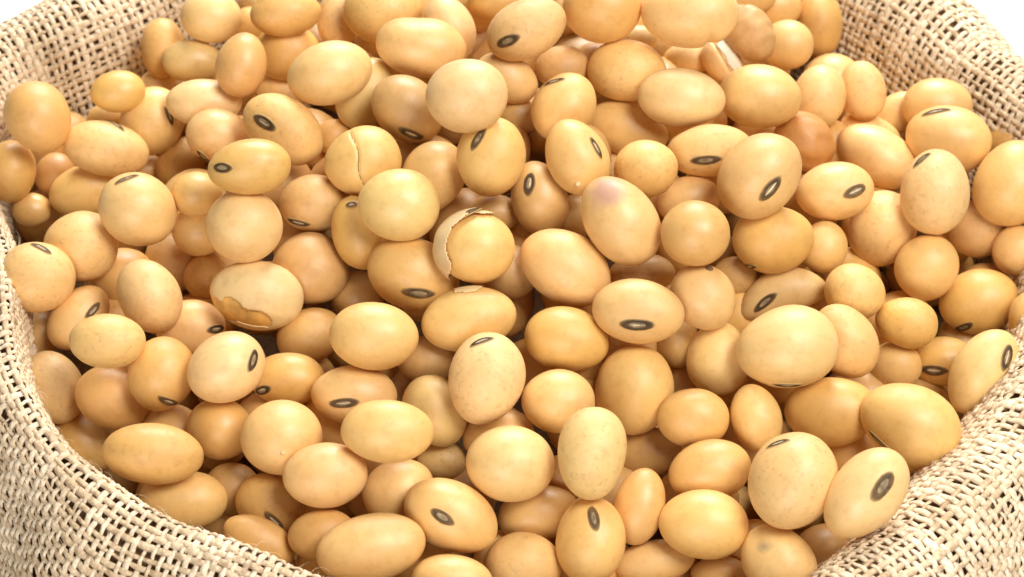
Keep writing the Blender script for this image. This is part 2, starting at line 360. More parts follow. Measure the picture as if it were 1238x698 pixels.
BEANS = [
    (1, (-43.63, 19.96, 1.5), (0.4335, 0.2554, -0.2961, 0.8119), (3.427, 2.97, 2.808), 'o', '', None, 'round ochre soybean resting alone against the inner cloth at the upper left'),
    (2, (-46.73, 18.63, -4.33), (0.6304, 0.3204, -0.2106, 0.675), (2.93, 2.391, 2.293), 'o', '', None, 'orange-tan oval soybean, just left of the plain bean at far left'),
    (3, (-42.98, 20.56, -6.87), (0.633, 0.3152, -0.2152, 0.6736), (2.106, 2.028, 1.893), 'o', '', None, 'small orange-tan round soybean, just above left of the plain bean at far left'),
    (4, (-36.62, 23.26, 1.47), (0.9171, 0.3906, 0.0439, 0.0658), (2.61, 1.919, 1.703), 'y', '', None, 'small yellow oval soybean, second bean above the bean with slanting top line'),
    (5, (-38.0, 24.79, -3.93), (0.921, 0.3837, 0.0622, 0.0259), (2.189, 1.72, 1.512), 'y', '', None, 'small yellow oval soybean, just above the bean with slanting top line'),
    (6, (-37.59, 18.82, -1.45), (0.9203, 0.3709, 0.1023, -0.0707), (3.981, 2.603, 2.492), 'n', '', (0.106, 0.936, 340.0, 1.454, 0.23), 'long tan soybean with a slanting thin dark line on top, far upper left'),
    (7, (-33.67, 22.79, -1.95), (0.7863, 0.3603, -0.1436, 0.4808), (3.328, 2.941, 2.466), 'n', '', (0.385, -0.386, 230.0, 1.084, 0.271), 'oval soybean with dark eye right, just above right of the bean with slanting top line'),
    (8, (-33.83, 31.44, -5.7), (0.9012, 0.3929, -0.0143, 0.1822), (2.234, 1.756, 1.641), 'p', '', None, 'small pale cream oval soybean, second bean above right of the bean with slanting top line'),
    (9, (-28.52, 22.23, 1.09), (0.9206, 0.387, 0.0477, 0.02), (3.526, 2.223, 2.106), 'p', '', None, 'pale cream long soybean, second bean left of the bean with upper-left eye'),
    (10, (-27.04, 17.7, 1.39), (0.9228, 0.3797, 0.0625, -0.0213), (2.879, 2.5, 2.252), 'n', '', (-0.384, -0.86, 325.0, 0.985, 0.492), 'tan oval soybean with dark eye lower left, just left of the bean with upper-left eye'),
    (11, (-22.87, 5.93, 9.22), (0.9235, 0.3785, 0.0245, 0.0571), (3.668, 2.445, 2.22), 'y', '', (-0.666, 0.058, 350.0, 1.079, 0.647), 'yellow oval soybean with dark eye left, just below left of the bean with upper-left eye'),
    (12, (-33.46, 32.85, -2.0), (0.6318, 0.3175, -0.2415, 0.6646), (2.934, 2.141, 1.882), 'y', '', None, 'small yellow oval soybean, just above right of the lone bean by left cloth'),
    (13, (-30.36, 30.22, -1.24), (0.9178, 0.3934, 0.0493, 0.0211), (2.91, 2.045, 1.779), 'g', '', None, 'small greenish-tan oval soybean, second bean above left of the bean with upper-left eye'),
    (14, (-28.47, 32.77, 2.05), (0.9151, 0.4002, 0.0461, 0.0202), (2.981, 2.432, 2.212), 'p', '', None, 'pale cream oval soybean, third bean above left of the bean with upper-left eye'),
    (15, (-24.88, 23.39, 4.85), (0.6814, 0.324, -0.2263, 0.616), (3.044, 2.359, 2.167), 'o', '', None, 'orange-tan oval soybean, just above left of the bean with upper-left eye'),
    (16, (-25.38, 35.9, -1.82), (0.9158, 0.3992, 0.0405, 0.0176), (1.756, 1.756, 1.602), 'o', '', None, 'small orange-tan round soybean, third bean above the bean with upper-left eye'),
    (17, (-25.18, 40.44, -3.17), (0.9144, 0.4025, 0.0395, 0.0174), (1.619, 1.295, 1.256), 'b', '', None, 'small brownish oval soybean, fifth bean above the bean with upper-left eye'),
    (18, (-30.91, 21.2, -5.63), (0.8459, 0.3686, -0.0974, 0.373), (2.803, 2.336, 2.15), 'o', '', None, 'small orange-tan oval soybean, just above right of the round bean with top line'),
    (19, (-34.71, 21.76, -7.43), (0.9245, 0.3762, 0.057, 0.0232), (1.959, 1.567, 1.415), 'o', '', None, 'small orange-tan oval soybean, just above the round bean with top line'),
    (20, (-28.21, 9.42, 2.15), (0.9264, 0.3727, 0.0492, 0.0198), (2.295, 1.999, 1.959), 'n', '', None, 'small tan oval soybean, just right of the round bean with top line'),
    (21, (-39.66, 17.72, -6.05), (0.9138, 0.3782, 0.0168, 0.1471), (3.633, 2.551, 2.185), 'n', '', None, 'plain tan soybean half covered by the round bean with top line'),
    (22, (-33.29, 7.38, 2.25), (0.9013, 0.3423, 0.1521, -0.2174), (3.608, 3.314, 2.896), 'n', '', (-0.635, 0.576, 52.0, 1.252, 0.331), 'large round soybean with a thin dark line on top, in the upper left heap'),
    (23, (-20.64, 15.66, 4.18), (0.8846, 0.3547, 0.1491, -0.2635), (3.964, 2.842, 2.614), 'n', '', (-0.458, -0.19, 2.0, 1.346, 0.71), 'tilted oval soybean with a dark slanting eye at its upper left end, upper left area'),
    (24, (-21.09, 28.72, 1.37), (0.9179, 0.3951, 0.0346, 0.0149), (3.191, 2.724, 2.29), 'o', '', None, 'orange-tan oval soybean, second bean above the bean with upper-left eye'),
    (25, (-21.04, 29.47, 5.63), (0.9137, 0.4022, 0.0172, 0.0551), (3.314, 2.235, 1.93), 'o', '', None, 'orange-tan oval soybean, fourth bean above the bean with upper-left eye'),
    (26, (-16.41, 31.98, 2.68), (0.6674, 0.3133, -0.2508, 0.6274), (2.814, 2.11, 1.91), 'p', '', None, 'small pale cream oval soybean, second bean above right of the bean with upper-left eye'),
    (27, (-11.98, 30.32, 5.26), (0.9155, 0.4017, 0.0197, 0.0087), (3.711, 3.247, 2.931), 'n', '', None, 'large tan oval soybean, second bean above left of the bright round bean'),
    (28, (-16.56, 19.77, 7.16), (0.9076, 0.3917, -0.0299, 0.1478), (3.822, 2.773, 2.69), 'p', '', None, 'large pale cream oval soybean, just above right of the bean with upper-left eye'),
    (29, (-8.28, 22.54, 7.94), (0.9162, 0.3942, 0.0417, -0.058), (4.141, 2.861, 2.642), 'n', 'bend', None, 'large tan oval soybean, just above left of the bright round bean'),
    (30, (-5.73, 26.52, 6.38), (0.7625, 0.3253, 0.231, -0.5093), (3.207, 2.367, 2.143), 'p', '', None, 'pale cream oval soybean, just above the bright round bean'),
    (31, (-13.41, 20.51, 3.83), (0.7716, 0.34, -0.1897, 0.503), (3.41, 2.5, 2.252), 'g', '', None, 'greenish-tan oval soybean, just above the cracked bean'),
    (32, (-9.37, 15.95, 6.41), (0.8741, 0.3601, 0.1411, -0.2938), (3.496, 2.826, 2.465), 'b', '', (0.473, -0.578, 16.0, 1.413, 0.632), 'brownish oval soybean with dark eye below, just left of the bright round bean'),
    (33, (-3.97, 11.03, 12.87), (0.9214, 0.3885, 0.0071, 0.003), (3.606, 3.317, 2.862), 'p', '', None, 'smooth bright round soybean standing proud of the heap above the cracked bean'),
    (34, (-13.24, 10.33, 5.45), (0.9193, 0.3786, -0.0164, 0.1062), (3.529, 3.162, 2.736), 'n', 'crack', None, 'tan soybean with one dark crack running from top to bottom'),
    (35, (-1.82, 9.01, 7.32), (0.708, 0.2924, -0.2412, 0.5958), (3.572, 3.061, 2.847), 'n', '', (0.385, 0.466, 338.0, 1.239, 0.583), 'large tan oval soybean with dark eye upper left, just below the bright round bean'),
    (36, (-7.08, 9.86, 3.93), (0.7999, 0.3317, -0.1772, 0.4677), (3.393, 2.803, 2.427), 'n', '', None, 'tan oval soybean, just right of the cracked bean'),
    (37, (-16.34, 18.19, 0.59), (0.9237, 0.3819, 0.0277, 0.0115), (1.824, 1.672, 1.475), 'o', '', None, 'small orange-tan round soybean, just above left of the cracked bean'),
    (38, (-21.83, 26.94, -2.21), (0.9183, 0.3842, 0.0695, -0.0652), (2.503, 1.721, 1.423), 'n', '', None, 'small tan oval soybean, just above the bean with upper-left eye'),
    (39, (-17.83, 8.68, 1.86), (0.9277, 0.3717, 0.0312, 0.0125), (3.033, 2.589, 2.453), 'b', '', (-0.415, -0.686, 348.0, 1.183, 0.481), 'brownish oval soybean with dark eye lower left, just below left of the cracked bean'),
    (41, (-0.52, 19.46, 6.94), (0.893, 0.3795, 0.0956, -0.2223), (2.997, 2.173, 1.868), 'n', '', None, 'small tan oval soybean, just below the tilted bean with left eye'),
    (42, (0.68, 17.73, 3.71), (0.9228, 0.3853, -0.0012, -0.0005), (2.032, 1.656, 1.441), 'b', '', None, 'small brownish oval soybean, second bean right of the bright round bean'),
    (43, (-3.04, 31.84, 3.86), (0.9157, 0.4018, 0.005, 0.0022), (2.181, 2.025, 1.924), 'o', '', None, 'small orange-tan round soybean, just left of the tilted bean with left eye'),
    (44, (1.34, 21.31, 11.23), (0.8955, 0.389, -0.0886, 0.1975), (3.793, 2.678, 2.468), 'n', '', (-0.551, -0.096, 357.0, 1.339, 0.669), 'tilted oval soybean with a dark eye at its left end, near the top edge'),
    (45, (4.63, 22.68, 5.1), (0.9195, 0.3929, -0.0078, -0.0033), (2.505, 1.974, 1.869), 'b', '', None, 'small brownish oval soybean, just below right of the tilted bean with left eye'),
    (46, (8.29, 25.3, 10.08), (0.9155, 0.402, -0.014, -0.0062), (3.618, 3.241, 3.056), 'o', '', None, 'large orange-tan round soybean, second bean left of the cleft bean at the top'),
    (47, (16.13, 23.97, 10.5), (0.9156, 0.4009, -0.0274, -0.012), (4.502, 3.076, 2.976), 'n', 'cleft', None, 'large soybean with a cleft in its lower side, cut by the top edge'),
    (48, (10.52, 21.8, 5.53), (0.9184, 0.3927, -0.0007, -0.0477), (3.632, 2.875, 2.432), 'n', '', None, 'large tan oval soybean, just above left of the pale oval bean'),
    (49, (15.23, 17.41, 6.33), (0.9203, 0.3887, -0.0127, -0.0432), (4.032, 2.688, 2.447), 'p', '', None, 'smooth pale oval soybean without an eye, high in the right half of the heap'),
    (50, (4.6, 15.43, 7.02), (0.8003, 0.3308, -0.2002, 0.4582), (3.263, 2.818, 2.553), 'n', '', (0.533, 0.721, 318.0, 1.186, 0.297), 'tan oval soybean with dark eye at top, just left of the pale oval bean'),
    (51, (5.69, 9.07, 7.26), (0.7782, 0.3251, 0.1951, -0.5007), (3.5, 2.698, 2.581), 'n', '', (-0.006, 0.749, 0.0, 1.24, 0.474), 'tan oval soybean with dark eye upper right, just above left of the purple-tinged bean'),
    (52, (10.54, 18.36, 1.49), (0.9145, 0.3824, 0.0323, -0.1279), (3.944, 2.427, 2.106), 'n', '', None, 'tan long soybean, just below left of the pale oval bean'),
    (53, (11.89, 9.57, 5.28), (0.9259, 0.3771, -0.021, -0.0085), (2.863, 2.57, 2.358), 'n', '', None, 'tan round soybean, just above right of the purple-tinged bean'),
    (54, (17.7, 12.33, 4.68), (0.9242, 0.378, -0.0474, 0.0277), (3.851, 2.37, 2.016), 'n', '', (-0.114, -0.329, 0.0, 1.629, 0.592), 'tan long soybean with dark eye lower left, just below right of the pale oval bean'),
    (55, (16.56, 27.96, 1.12), (0.9186, 0.394, -0.0273, -0.0117), (2.332, 1.555, 1.371), 'p', '', None, 'small pale cream oval soybean, just left of the broken pale bean'),
    (56, (7.72, 24.53, 4.07), (0.9191, 0.3938, -0.0129, -0.0055), (1.988, 1.835, 1.616), 'o', '', None, 'small orange-tan round soybean, second bean right of the tilted bean with left eye'),
    (57, (11.86, 28.8, 2.88), (0.9175, 0.3972, -0.0196, -0.0085), (1.705, 1.395, 1.199), 'p', '', None, 'small pale cream oval soybean, just left of the cleft bean at the top'),
    (58, (19.63, 26.65, 2.05), (0.7886, 0.3571, 0.1686, -0.4714), (2.319, 1.7, 1.604), 'p', 'split', None, 'small broken soybean showing pale flesh, wedged under the cleft bean at the top'),
    (59, (22.1, 27.87, 4.6), (0.7858, 0.3629, 0.1673, -0.472), (2.926, 2.233, 2.01), 'b', 'wrinkle', None, 'wrinkled light brown soybean near the top edge, beside a broken pale one'),
    (60, (22.63, 19.49, 4.51), (0.9173, 0.3898, -0.0113, -0.0804), (3.772, 2.942, 2.864), 'n', '', None, 'large tan oval soybean, just below right of the broken pale bean'),
    (61, (21.69, 6.89, 7.09), (0.8521, 0.3275, -0.1881, 0.3622), (4.135, 3.337, 3.117), 'n', '', (-0.044, -0.459, 2.0, 1.523, 0.798), 'large tall slanting soybean with a big eye at its lower right, upper right area'),
    (62, (15.89, 9.53, 1.29), (0.9251, 0.3683, -0.0601, 0.0698), (2.821, 2.153, 1.971), 'n', '', None, 'small tan oval soybean, just above the plain round orange bean'),
    (63, (2.42, 7.62, 3.39), (0.7352, 0.2981, 0.2233, -0.5663), (3.379, 2.497, 2.282), 'b', '', (-0.466, -0.196, 157.0, 1.175, 0.698), 'brownish oval soybean with dark eye upper left, second bean left of the purple-tinged bean'),
    (64, (9.41, 2.11, 6.34), (0.8212, 0.335, 0.1552, -0.4351), (4.165, 3.088, 2.885), 'k', 'stain_purple', None, 'egg-shaped soybean with a purple tinge on its upper left end'),
    (65, (9.13, 16.12, -1.65), (0.9261, 0.3769, -0.0155, -0.0063), (1.674, 1.826, 1.539), 'b', '', None, 'small brownish round soybean, just above the purple-tinged bean'),
    (69, (25.37, 37.72, -1.11), (0.9146, 0.4019, -0.0403, -0.0177), (2.641, 2.321, 2.078), 'n', '', None, 'small tan oval soybean, just above right of the wrinkled bean near the top'),
    (70, (25.99, 30.48, 0.67), (0.9171, 0.3961, -0.0423, -0.0183), (2.505, 2.349, 2.046), 'n', '', None, 'small tan round soybean, just right of the wrinkled bean near the top'),
    (71, (28.61, 23.21, 0.77), (0.7179, 0.2664, -0.2858, 0.5762), (3.076, 2.538, 2.268), 'p', '', None, 'pale cream oval soybean, just above the shrivelled burnt-orange bean'),
    (72, (32.83, 24.98, -0.09), (0.6897, 0.3326, 0.2083, -0.6086), (2.865, 2.245, 1.931), 'n', '', None, 'small tan oval soybean, just above right of the shrivelled burnt-orange bean'),
    (73, (26.91, 17.96, 0.28), (0.8611, 0.3736, 0.0875, -0.3334), (2.965, 2.585, 2.481), 'r', 'wrinkle', None, 'shrivelled burnt-orange soybean, the most orange bean of the heap'),
    (74, (36.49, 26.11, -4.13), (0.8855, 0.3493, -0.1726, 0.2531), (2.511, 1.805, 1.556), 'p', '', None, 'small pale cream oval soybean, just left of the half-hidden upper right bean'),
    (75, (39.99, 24.91, -1.97), (0.9197, 0.386, -0.0657, -0.0276), (3.345, 2.723, 2.541), 'n', '', None, 'tan soybean by the upper right cloth, half hidden by one with a dark top line'),
    (76, (40.34, 19.0, -0.55), (0.9138, 0.3857, -0.0275, -0.1241), (4.049, 3.132, 2.782), 'n', '', (-0.433, 0.754, 23.0, 1.528, 0.306), 'wide tan soybean with a dark line along its top, upper right'),
    (77, (33.86, 18.87, -2.48), (0.8861, 0.3803, 0.0432, -0.2615), (4.069, 2.687, 2.536), 'k', '', None, 'large peach long soybean, just above right of the bean with right-end eye'),
    (78, (33.7, 23.13, -3.71), (0.9041, 0.386, 0.0117, -0.1828), (2.957, 1.557, 1.427), 'n', '', None, 'small tan long soybean, just right of the shrivelled burnt-orange bean'),
    (79, (47.05, 23.37, -5.05), (0.9211, 0.3803, -0.0769, -0.0318), (2.345, 1.876, 1.608), 'o', '', None, 'small orange-tan oval soybean, just right of the bean with dark top line'),
    (80, (45.57, 13.63, -0.82), (0.796, 0.2735, -0.266, 0.47), (3.923, 3.395, 3.272), 'n', '', None, 'large tan oval soybean, just below right of the bean with dark top line'),
    (81, (37.97, 9.83, 1.94), (0.7001, 0.2301, -0.3002, 0.6056), (3.856, 3.115, 3.052), 'k', '', (0.738, 0.486, 315.0, 1.112, 0.482), 'large oval soybean with dark eye upper left, just below the bean with dark top line'),
    (82, (29.09, 10.54, 1.41), (0.9262, 0.3706, -0.0667, 0.0201), (3.572, 2.679, 2.569), 'n', '', (0.519, -0.061, 20.0, 1.339, 0.744), 'oval soybean with slanting right-end eye, beside the tall bean with low eye'),
    (83, (33.59, 9.84, -2.73), (0.7733, 0.2676, -0.2579, 0.5136), (3.607, 3.081, 2.812), 'n', '', None, 'large tan oval soybean, just below right of the bean with right-end eye'),
    (84, (-42.06, 2.08, -0.78), (0.9299, 0.3591, 0.0742, 0.0286), (3.371, 3.151, 2.747), 'n', '', (0.109, 0.86, 335.0, 1.246, 0.44), 'round soybean touching the left rim of the sack with a thin eye on top'),
    (85, (-44.91, 16.72, -7.58), (0.9257, 0.3695, 0.0746, 0.0298), (1.858, 1.626, 1.403), 'b', '', None, 'small brownish oval soybean, just below left of the plain bean at far left'),
    (86, (-38.71, 6.63, -1.59), (0.9285, 0.3642, 0.0673, 0.0264), (3.343, 3.121, 3.027), 'n', '', None, 'large tan round soybean, just below the plain bean at far left'),
    (88, (-35.51, 6.79, -5.97), (0.9309, 0.3594, 0.0612, 0.0236), (3.085, 2.709, 2.437), 'y', '', None, 'yellow oval soybean, just below the round bean with top line'),
    (89, (-31.88, -0.73, -0.17), (0.8183, 0.2802, 0.2276, -0.4473), (3.413, 2.76, 2.405), 'k', '', None, 'peach oval soybean, second bean below the round bean with top line'),
    (90, (-38.67, 0.66, -4.59), (0.8417, 0.35, -0.0814, 0.4029), (3.395, 2.362, 2.248), 'n', '', (0.407, -0.23, 0.0, 1.107, 0.48), 'oval soybean with dark eye upper right, second bean below the plain bean at far left'),
    (91, (-42.34, 0.87, -7.31), (0.7488, 0.3289, -0.1402, 0.5581), (2.232, 1.786, 1.641), 'b', '', None, 'small brownish oval soybean, just below the round bean by left rim'),
    (92, (-34.73, -7.47, 1.51), (0.9346, 0.3492, 0.0636, 0.0238), (3.338, 2.415, 2.258), 'n', '', None, 'tan oval soybean, second bean below right of the round bean by left rim'),
    (93, (-40.48, -5.66, -6.71), (0.8041, 0.2495, 0.2444, -0.4811), (3.361, 2.63, 2.326), 'p', '', None, 'pale cream oval soybean, second bean below the round bean by left rim'),
    (94, (-34.83, -7.85, -5.57), (0.9276, 0.3242, 0.1209, -0.1404), (3.476, 2.824, 2.512), 'o', '', None, 'large orange-tan oval soybean, just above left of the long ochre bean'),
    (95, (-30.33, -8.31, -1.78), (0.7559, 0.3138, -0.1521, 0.5541), (3.219, 2.862, 2.512), 'o', '', (-0.642, -0.502, 270.0, 1.288, 0.501), 'large round soybean with dark eye below, just left of the pale bean with right-end eye'),
    (96, (-28.47, -1.07, -4.07), (0.9294, 0.3546, 0.0197, 0.1004), (3.082, 2.495, 2.089), 'n', '', (0.723, -0.187, 0.0, 1.027, 0.514), 'oval soybean with dark eye right, just above left of the pale bean with right-end eye'),
    (97, (-24.52, -9.49, 0.37), (0.901, 0.3453, -0.0457, 0.2587), (3.544, 2.977, 2.863), 'p', '', (0.689, -0.199, 42.0, 1.205, 0.602), 'pale soybean with an upright eye at its right end, lower left of the heap'),
    (98, (-30.77, 9.15, -6.43), (0.6434, 0.2933, -0.2188, 0.6724), (2.728, 2.88, 2.552), 'n', '', None, 'tan round soybean, just below right of the round bean with top line'),
    (99, (-28.16, 8.65, -1.68), (0.9287, 0.3671, 0.0488, 0.0193), (2.54, 2.465, 2.243), 'n', '', None, 'small tan round soybean, just above left of the bean with torn peeling coat'),
    (100, (-23.47, 3.33, 4.42), (0.9288, 0.3678, 0.042, 0.0166), (3.477, 3.187, 2.847), 'p', '', None, 'large pale cream round soybean, just above the bean with torn peeling coat'),
    (101, (-27.64, 5.98, -5.07), (0.6457, 0.2883, -0.2205, 0.6719), (1.947, 2.022, 1.873), 'o', '', None, 'small orange-tan round soybean, just left of the bean with torn peeling coat'),
    (102, (-22.47, -0.48, -0.33), (0.9319, 0.3533, 0.0651, -0.0497), (4.072, 2.981, 2.5), 'p', 'peel', None, 'cream soybean whose torn coat peels off to show orange flesh along its lower edge'),
    (104, (-17.89, 3.51, -1.14), (0.6502, 0.2779, -0.2332, 0.6675), (3.239, 3.387, 2.985), 'b', '', None, 'large shade-browned round soybean, just above right of the bean with torn peeling coat'),
    (105, (-13.52, 4.51, 2.31), (0.7579, 0.2828, 0.2352, -0.5389), (3.362, 2.339, 1.968), 'o', '', (-0.784, 0.071, 82.0, 0.585, 0.329), 'orange-tan oval soybean with dark eye at top, just below the cracked bean'),
    (106, (-9.86, 3.6, 6.87), (0.9283, 0.3714, 0.0178, 0.0071), (3.599, 3.095, 2.669), 'p', '', None, 'large pale cream oval soybean, just below right of the cracked bean'),
    (107, (-13.96, 3.14, -4.49), (0.9337, 0.3571, 0.0245, 0.0094), (2.45, 2.227, 2.108), 'o', '', None, 'small orange-tan round soybean, just above the bean with low centred eye'),
    (108, (-8.76, 0.16, 1.77), (0.9254, 0.3555, 0.0627, -0.1157), (4.126, 3.113, 2.868), 'y', '', (0.24, -0.469, 10.0, 1.593, 0.652), 'large yellow oval soybean with dark eye below, second bean below the cracked bean'),
    (109, (-3.08, 0.1, 5.24), (0.931, 0.3649, 0.0056, 0.0022), (3.44, 3.01, 2.702), 'n', 'papery', None, 'round soybean with a papery split coat standing off along its left side'),
    (110, (-1.55, 7.69, 1.39), (0.929, 0.3701, 0.0027, 0.0011), (2.364, 1.773, 1.603), 'b', '', None, 'small brownish oval soybean, just above right of the bean in papery split coat'),
    (112, (-3.78, -5.23, 1.86), (0.9316, 0.3528, -0.0239, 0.0841), (4.139, 2.712, 2.586), 'n', 'flap', None, 'large tan long soybean, just above the steep egg with top eye'),
    (113, (-11.9, -7.58, 2.39), (0.9356, 0.3495, 0.0373, -0.0326), (3.753, 2.903, 2.588), 'n', '', None, 'large tan oval soybean, second bean above right of the bean with low centred eye'),
    (114, (-17.92, -2.07, -3.93), (0.9111, 0.3493, -0.0446, 0.2143), (3.073, 2.487, 2.25), 'b', '', None, 'brownish oval soybean, just below right of the bean with torn peeling coat'),
    (115, (-19.47, -7.89, -2.94), (0.9383, 0.3439, 0.0355, 0.013), (3.378, 2.371, 2.197), 'y', '', (-0.681, -0.455, 20.0, 1.078, 0.575), 'yellow oval soybean with dark eye lower left, just above the bean with a pale wart'),
    (116, (-7.42, -6.29, -2.38), (0.9378, 0.3469, 0.0135, 0.005), (2.666, 2.089, 1.852), 'b', '', None, 'small brownish oval soybean, just left of the steep egg with top eye'),
    (117, (-2.25, -11.76, 1.74), (0.7587, 0.281, -0.1989, 0.5531), (3.999, 3.228, 2.945), 'p', '', (0.729, 0.385, 310.0, 1.193, 0.421), 'steep egg-shaped soybean with a thin dark eye at its very top, below the middle'),
    (118, (-6.53, -11.95, -2.54), (0.8169, 0.2874, 0.1799, -0.4666), (3.267, 2.699, 2.537), 'g', '', None, 'greenish-tan oval soybean, just below left of the steep egg with top eye'),
    (119, (-13.67, -10.51, -2.06), (0.9395, 0.3406, 0.0341, -0.0154), (3.773, 2.634, 2.511), 'n', '', (-0.216, -0.287, 8.0, 1.495, 0.605), 'oval soybean with a level eye at its lower middle, partly under a plain oval bean'),
    (121, (-0.22, 1.61, 0.5), (0.6593, 0.2556, -0.2551, 0.6595), (2.479, 2.625, 2.255), 'b', '', None, 'brownish round soybean, just below right of the bean in papery split coat'),
    (122, (4.69, -0.03, 2.73), (0.8997, 0.3515, 0.0854, -0.2445), (4.257, 3.175, 3.034), 'n', '', None, 'large tan oval soybean, just below left of the purple-tinged bean'),
    (123, (10.79, -5.63, 3.39), (0.9319, 0.3553, 0.0049, -0.0727), (3.974, 2.768, 2.341), 'n', '', (0.025, -0.435, 6.0, 1.632, 0.674), 'oval soybean with a level dark eye low in the middle, right of the photo centre'),
    (124, (4.64, -6.53, 0.75), (0.9327, 0.3498, 0.0221, -0.0848), (3.782, 2.783, 2.608), 'y', '', None, 'large yellow oval soybean, just left of the bean with centred smiling eye'),
    (125, (10.57, -9.59, -2.37), (0.7241, 0.2497, -0.2349, 0.5984), (3.928, 3.428, 3.223), 'n', '', None, 'large tan oval soybean, just below the bean with centred smiling eye'),
    (126, (15.73, -0.19, 7.23), (0.9298, 0.3668, -0.0287, -0.0113), (2.99, 2.848, 2.499), 'o', '', None, 'plain round orange-tan soybean right of the purple-tinged bean'),
    (127, (16.47, -3.2, 2.48), (0.8734, 0.3456, 0.0939, -0.3301), (3.151, 2.721, 2.451), 'n', 'tip', None, 'tan oval soybean, just below the plain round orange bean'),
    (128, (11.47, 1.75, 0.02), (0.9325, 0.3606, -0.0205, -0.0079), (2.922, 1.753, 1.659), 'b', '', None, 'small brownish long soybean, just above the bean with centred smiling eye'),
    (129, (5.71, 8.2, 0.54), (0.6598, 0.2543, -0.2685, 0.6542), (2.002, 2.447, 2.032), 'g', '', None, 'small greenish-tan round soybean, just left of the purple-tinged bean'),
    (131, (17.98, -5.76, -2.67), (0.7257, 0.245, -0.2481, 0.5931), (3.249, 2.744, 2.512), 'p', '', None, 'pale cream oval soybean, just left of the biggest pale bean'),
    (132, (23.66, -7.73, 1.04), (0.9359, 0.3465, -0.0587, 0.0246), (4.406, 3.624, 3.447), 'p', '', (-0.066, -0.918, 355.0, 1.421, 0.355), 'biggest pale soybean, plain and broad, lying at the right of the centre'),
    (133, (23.95, 1.93, -2.92), (0.924, 0.3461, -0.0977, 0.13), (4.053, 1.99, 1.781), 'g', 'bend2', (-0.396, -0.205, 12.0, 1.4, 0.59), 'narrow curved soybean with a slanting eye, peeping out above the biggest pale bean'),
    (134, (23.18, 4.68, 1.27), (0.9295, 0.3636, -0.0569, 0.0244), (3.667, 3.08, 2.875), 'y', '', (-0.655, -0.72, 350.0, 1.1, 0.44), 'large yellow oval soybean with dark eye lower left, just above the curved bean'),
    (135, (19.91, 3.87, -2.75), (0.9322, 0.3599, -0.035, -0.0135), (2.073, 1.777, 1.538), 'b', '', None, 'small brownish oval soybean, just above left of the curved bean'),
    (137, (14.48, -3.27, -3.22), (0.9363, 0.35, -0.026, -0.0097), (1.892, 2.475, 2.144), 'b', '', None, 'small brownish round soybean, just below right of the bean with centred smiling eye'),
    (138, (15.61, -4.81, -7.03), (0.9387, 0.3434, -0.0279, -0.0102), (1.906, 2.199, 1.928), 'b', '', None, 'small brownish round soybean, second bean below right of the bean with centred smiling eye'),
    (139, (3.89, -12.11, -0.91), (0.9402, 0.3405, -0.0072, -0.0026), (3.179, 2.755, 2.379), 'n', '', None, 'tan oval soybean, just above left of the upright egg-shaped bean'),
    (141, (27.95, 6.13, -1.26), (0.7726, 0.2704, -0.249, 0.5176), (2.372, 2.224, 1.967), 'n', '', None, 'small tan round soybean, just below the bean with right-end eye'),
    (142, (30.19, 0.27, -0.74), (0.9145, 0.3612, 0.0091, -0.1822), (2.698, 2.407, 2.336), 'n', '', None, 'tan round soybean, just right of the curved bean'),
    (143, (37.34, 5.38, -3.08), (0.8825, 0.3169, -0.1845, 0.2944), (3.049, 2.826, 2.575), 'n', '', None, 'tan round soybean, second bean above left of the yellow bean by right edge'),
    (144, (42.92, 12.47, -5.65), (0.6758, 0.208, -0.3105, 0.6353), (2.668, 2.744, 2.424), 'b', '', None, 'brownish round soybean, just above the yellow bean by right edge'),
    (145, (46.21, 9.17, -5.11), (0.678, 0.2009, -0.3124, 0.6344), (2.416, 2.341, 2.049), 'n', '', None, 'small tan round soybean, just above right of the yellow bean by right edge'),
    (146, (42.41, 4.44, -6.61), (0.9303, 0.3476, -0.104, 0.0533), (3.672, 2.997, 2.848), 'y', '', (-0.515, -0.701, 12.0, 1.274, 0.562), 'broad yellow soybean near the right edge with a dark eye at its bottom'),
    (147, (46.34, 0.51, -4.65), (0.9319, 0.3522, -0.0812, -0.0307), (2.066, 2.509, 2.252), 'o', '', None, 'small orange-tan round soybean, just right of the yellow bean by right edge'),
    (148, (34.87, -1.34, -2.99), (0.928, 0.3563, -0.0311, -0.1047), (2.778, 2.266, 2.2), 'y', '', None, 'yellow oval soybean, just left of the yellow bean by right edge'),
    (149, (38.68, -1.51, -7.96), (0.9354, 0.3461, -0.0679, -0.0251), (2.816, 2.297, 2.062), 'y', '', (-0.316, -0.387, 355.0, 1.482, 0.667), 'yellow oval soybean with dark eye lower left, third bean below right of the curved bean'),
    (150, (29.09, -4.72, -1.66), (0.8205, 0.3342, 0.1148, -0.4493), (3.465, 2.743, 2.502), 'n', '', None, 'large tan oval soybean, just right of the biggest pale bean'),
    (151, (34.08, -2.9, -6.9), (0.9307, 0.3496, -0.03, -0.1038), (2.356, 2.135, 2.017), 'n', '', None, 'small tan round soybean, just above the big bean by right cloth'),
    (152, (41.11, -6.27, -3.96), (0.8352, 0.2672, -0.2291, 0.4226), (4.198, 2.606, 2.44), 'p', '', (0.566, -0.435, 19.0, 1.375, 0.76), 'pale soybean standing tipped on the right cloth with an upright eye at its top end'),
    (153, (27.49, -10.62, -4.04), (0.9393, 0.336, -0.065, 0.0229), (4.08, 3.006, 2.751), 'y', '', None, 'large yellow oval soybean, just below right of the biggest pale bean'),
    (154, (34.02, -13.39, -2.46), (0.9061, 0.3413, 0.0203, -0.2491), (4.527, 3.395, 3.059), 'n', '', (-0.356, -0.795, 346.0, 1.556, 0.389), 'big smooth egg-shaped soybean by the right cloth, above the bean with the big oval eye'),
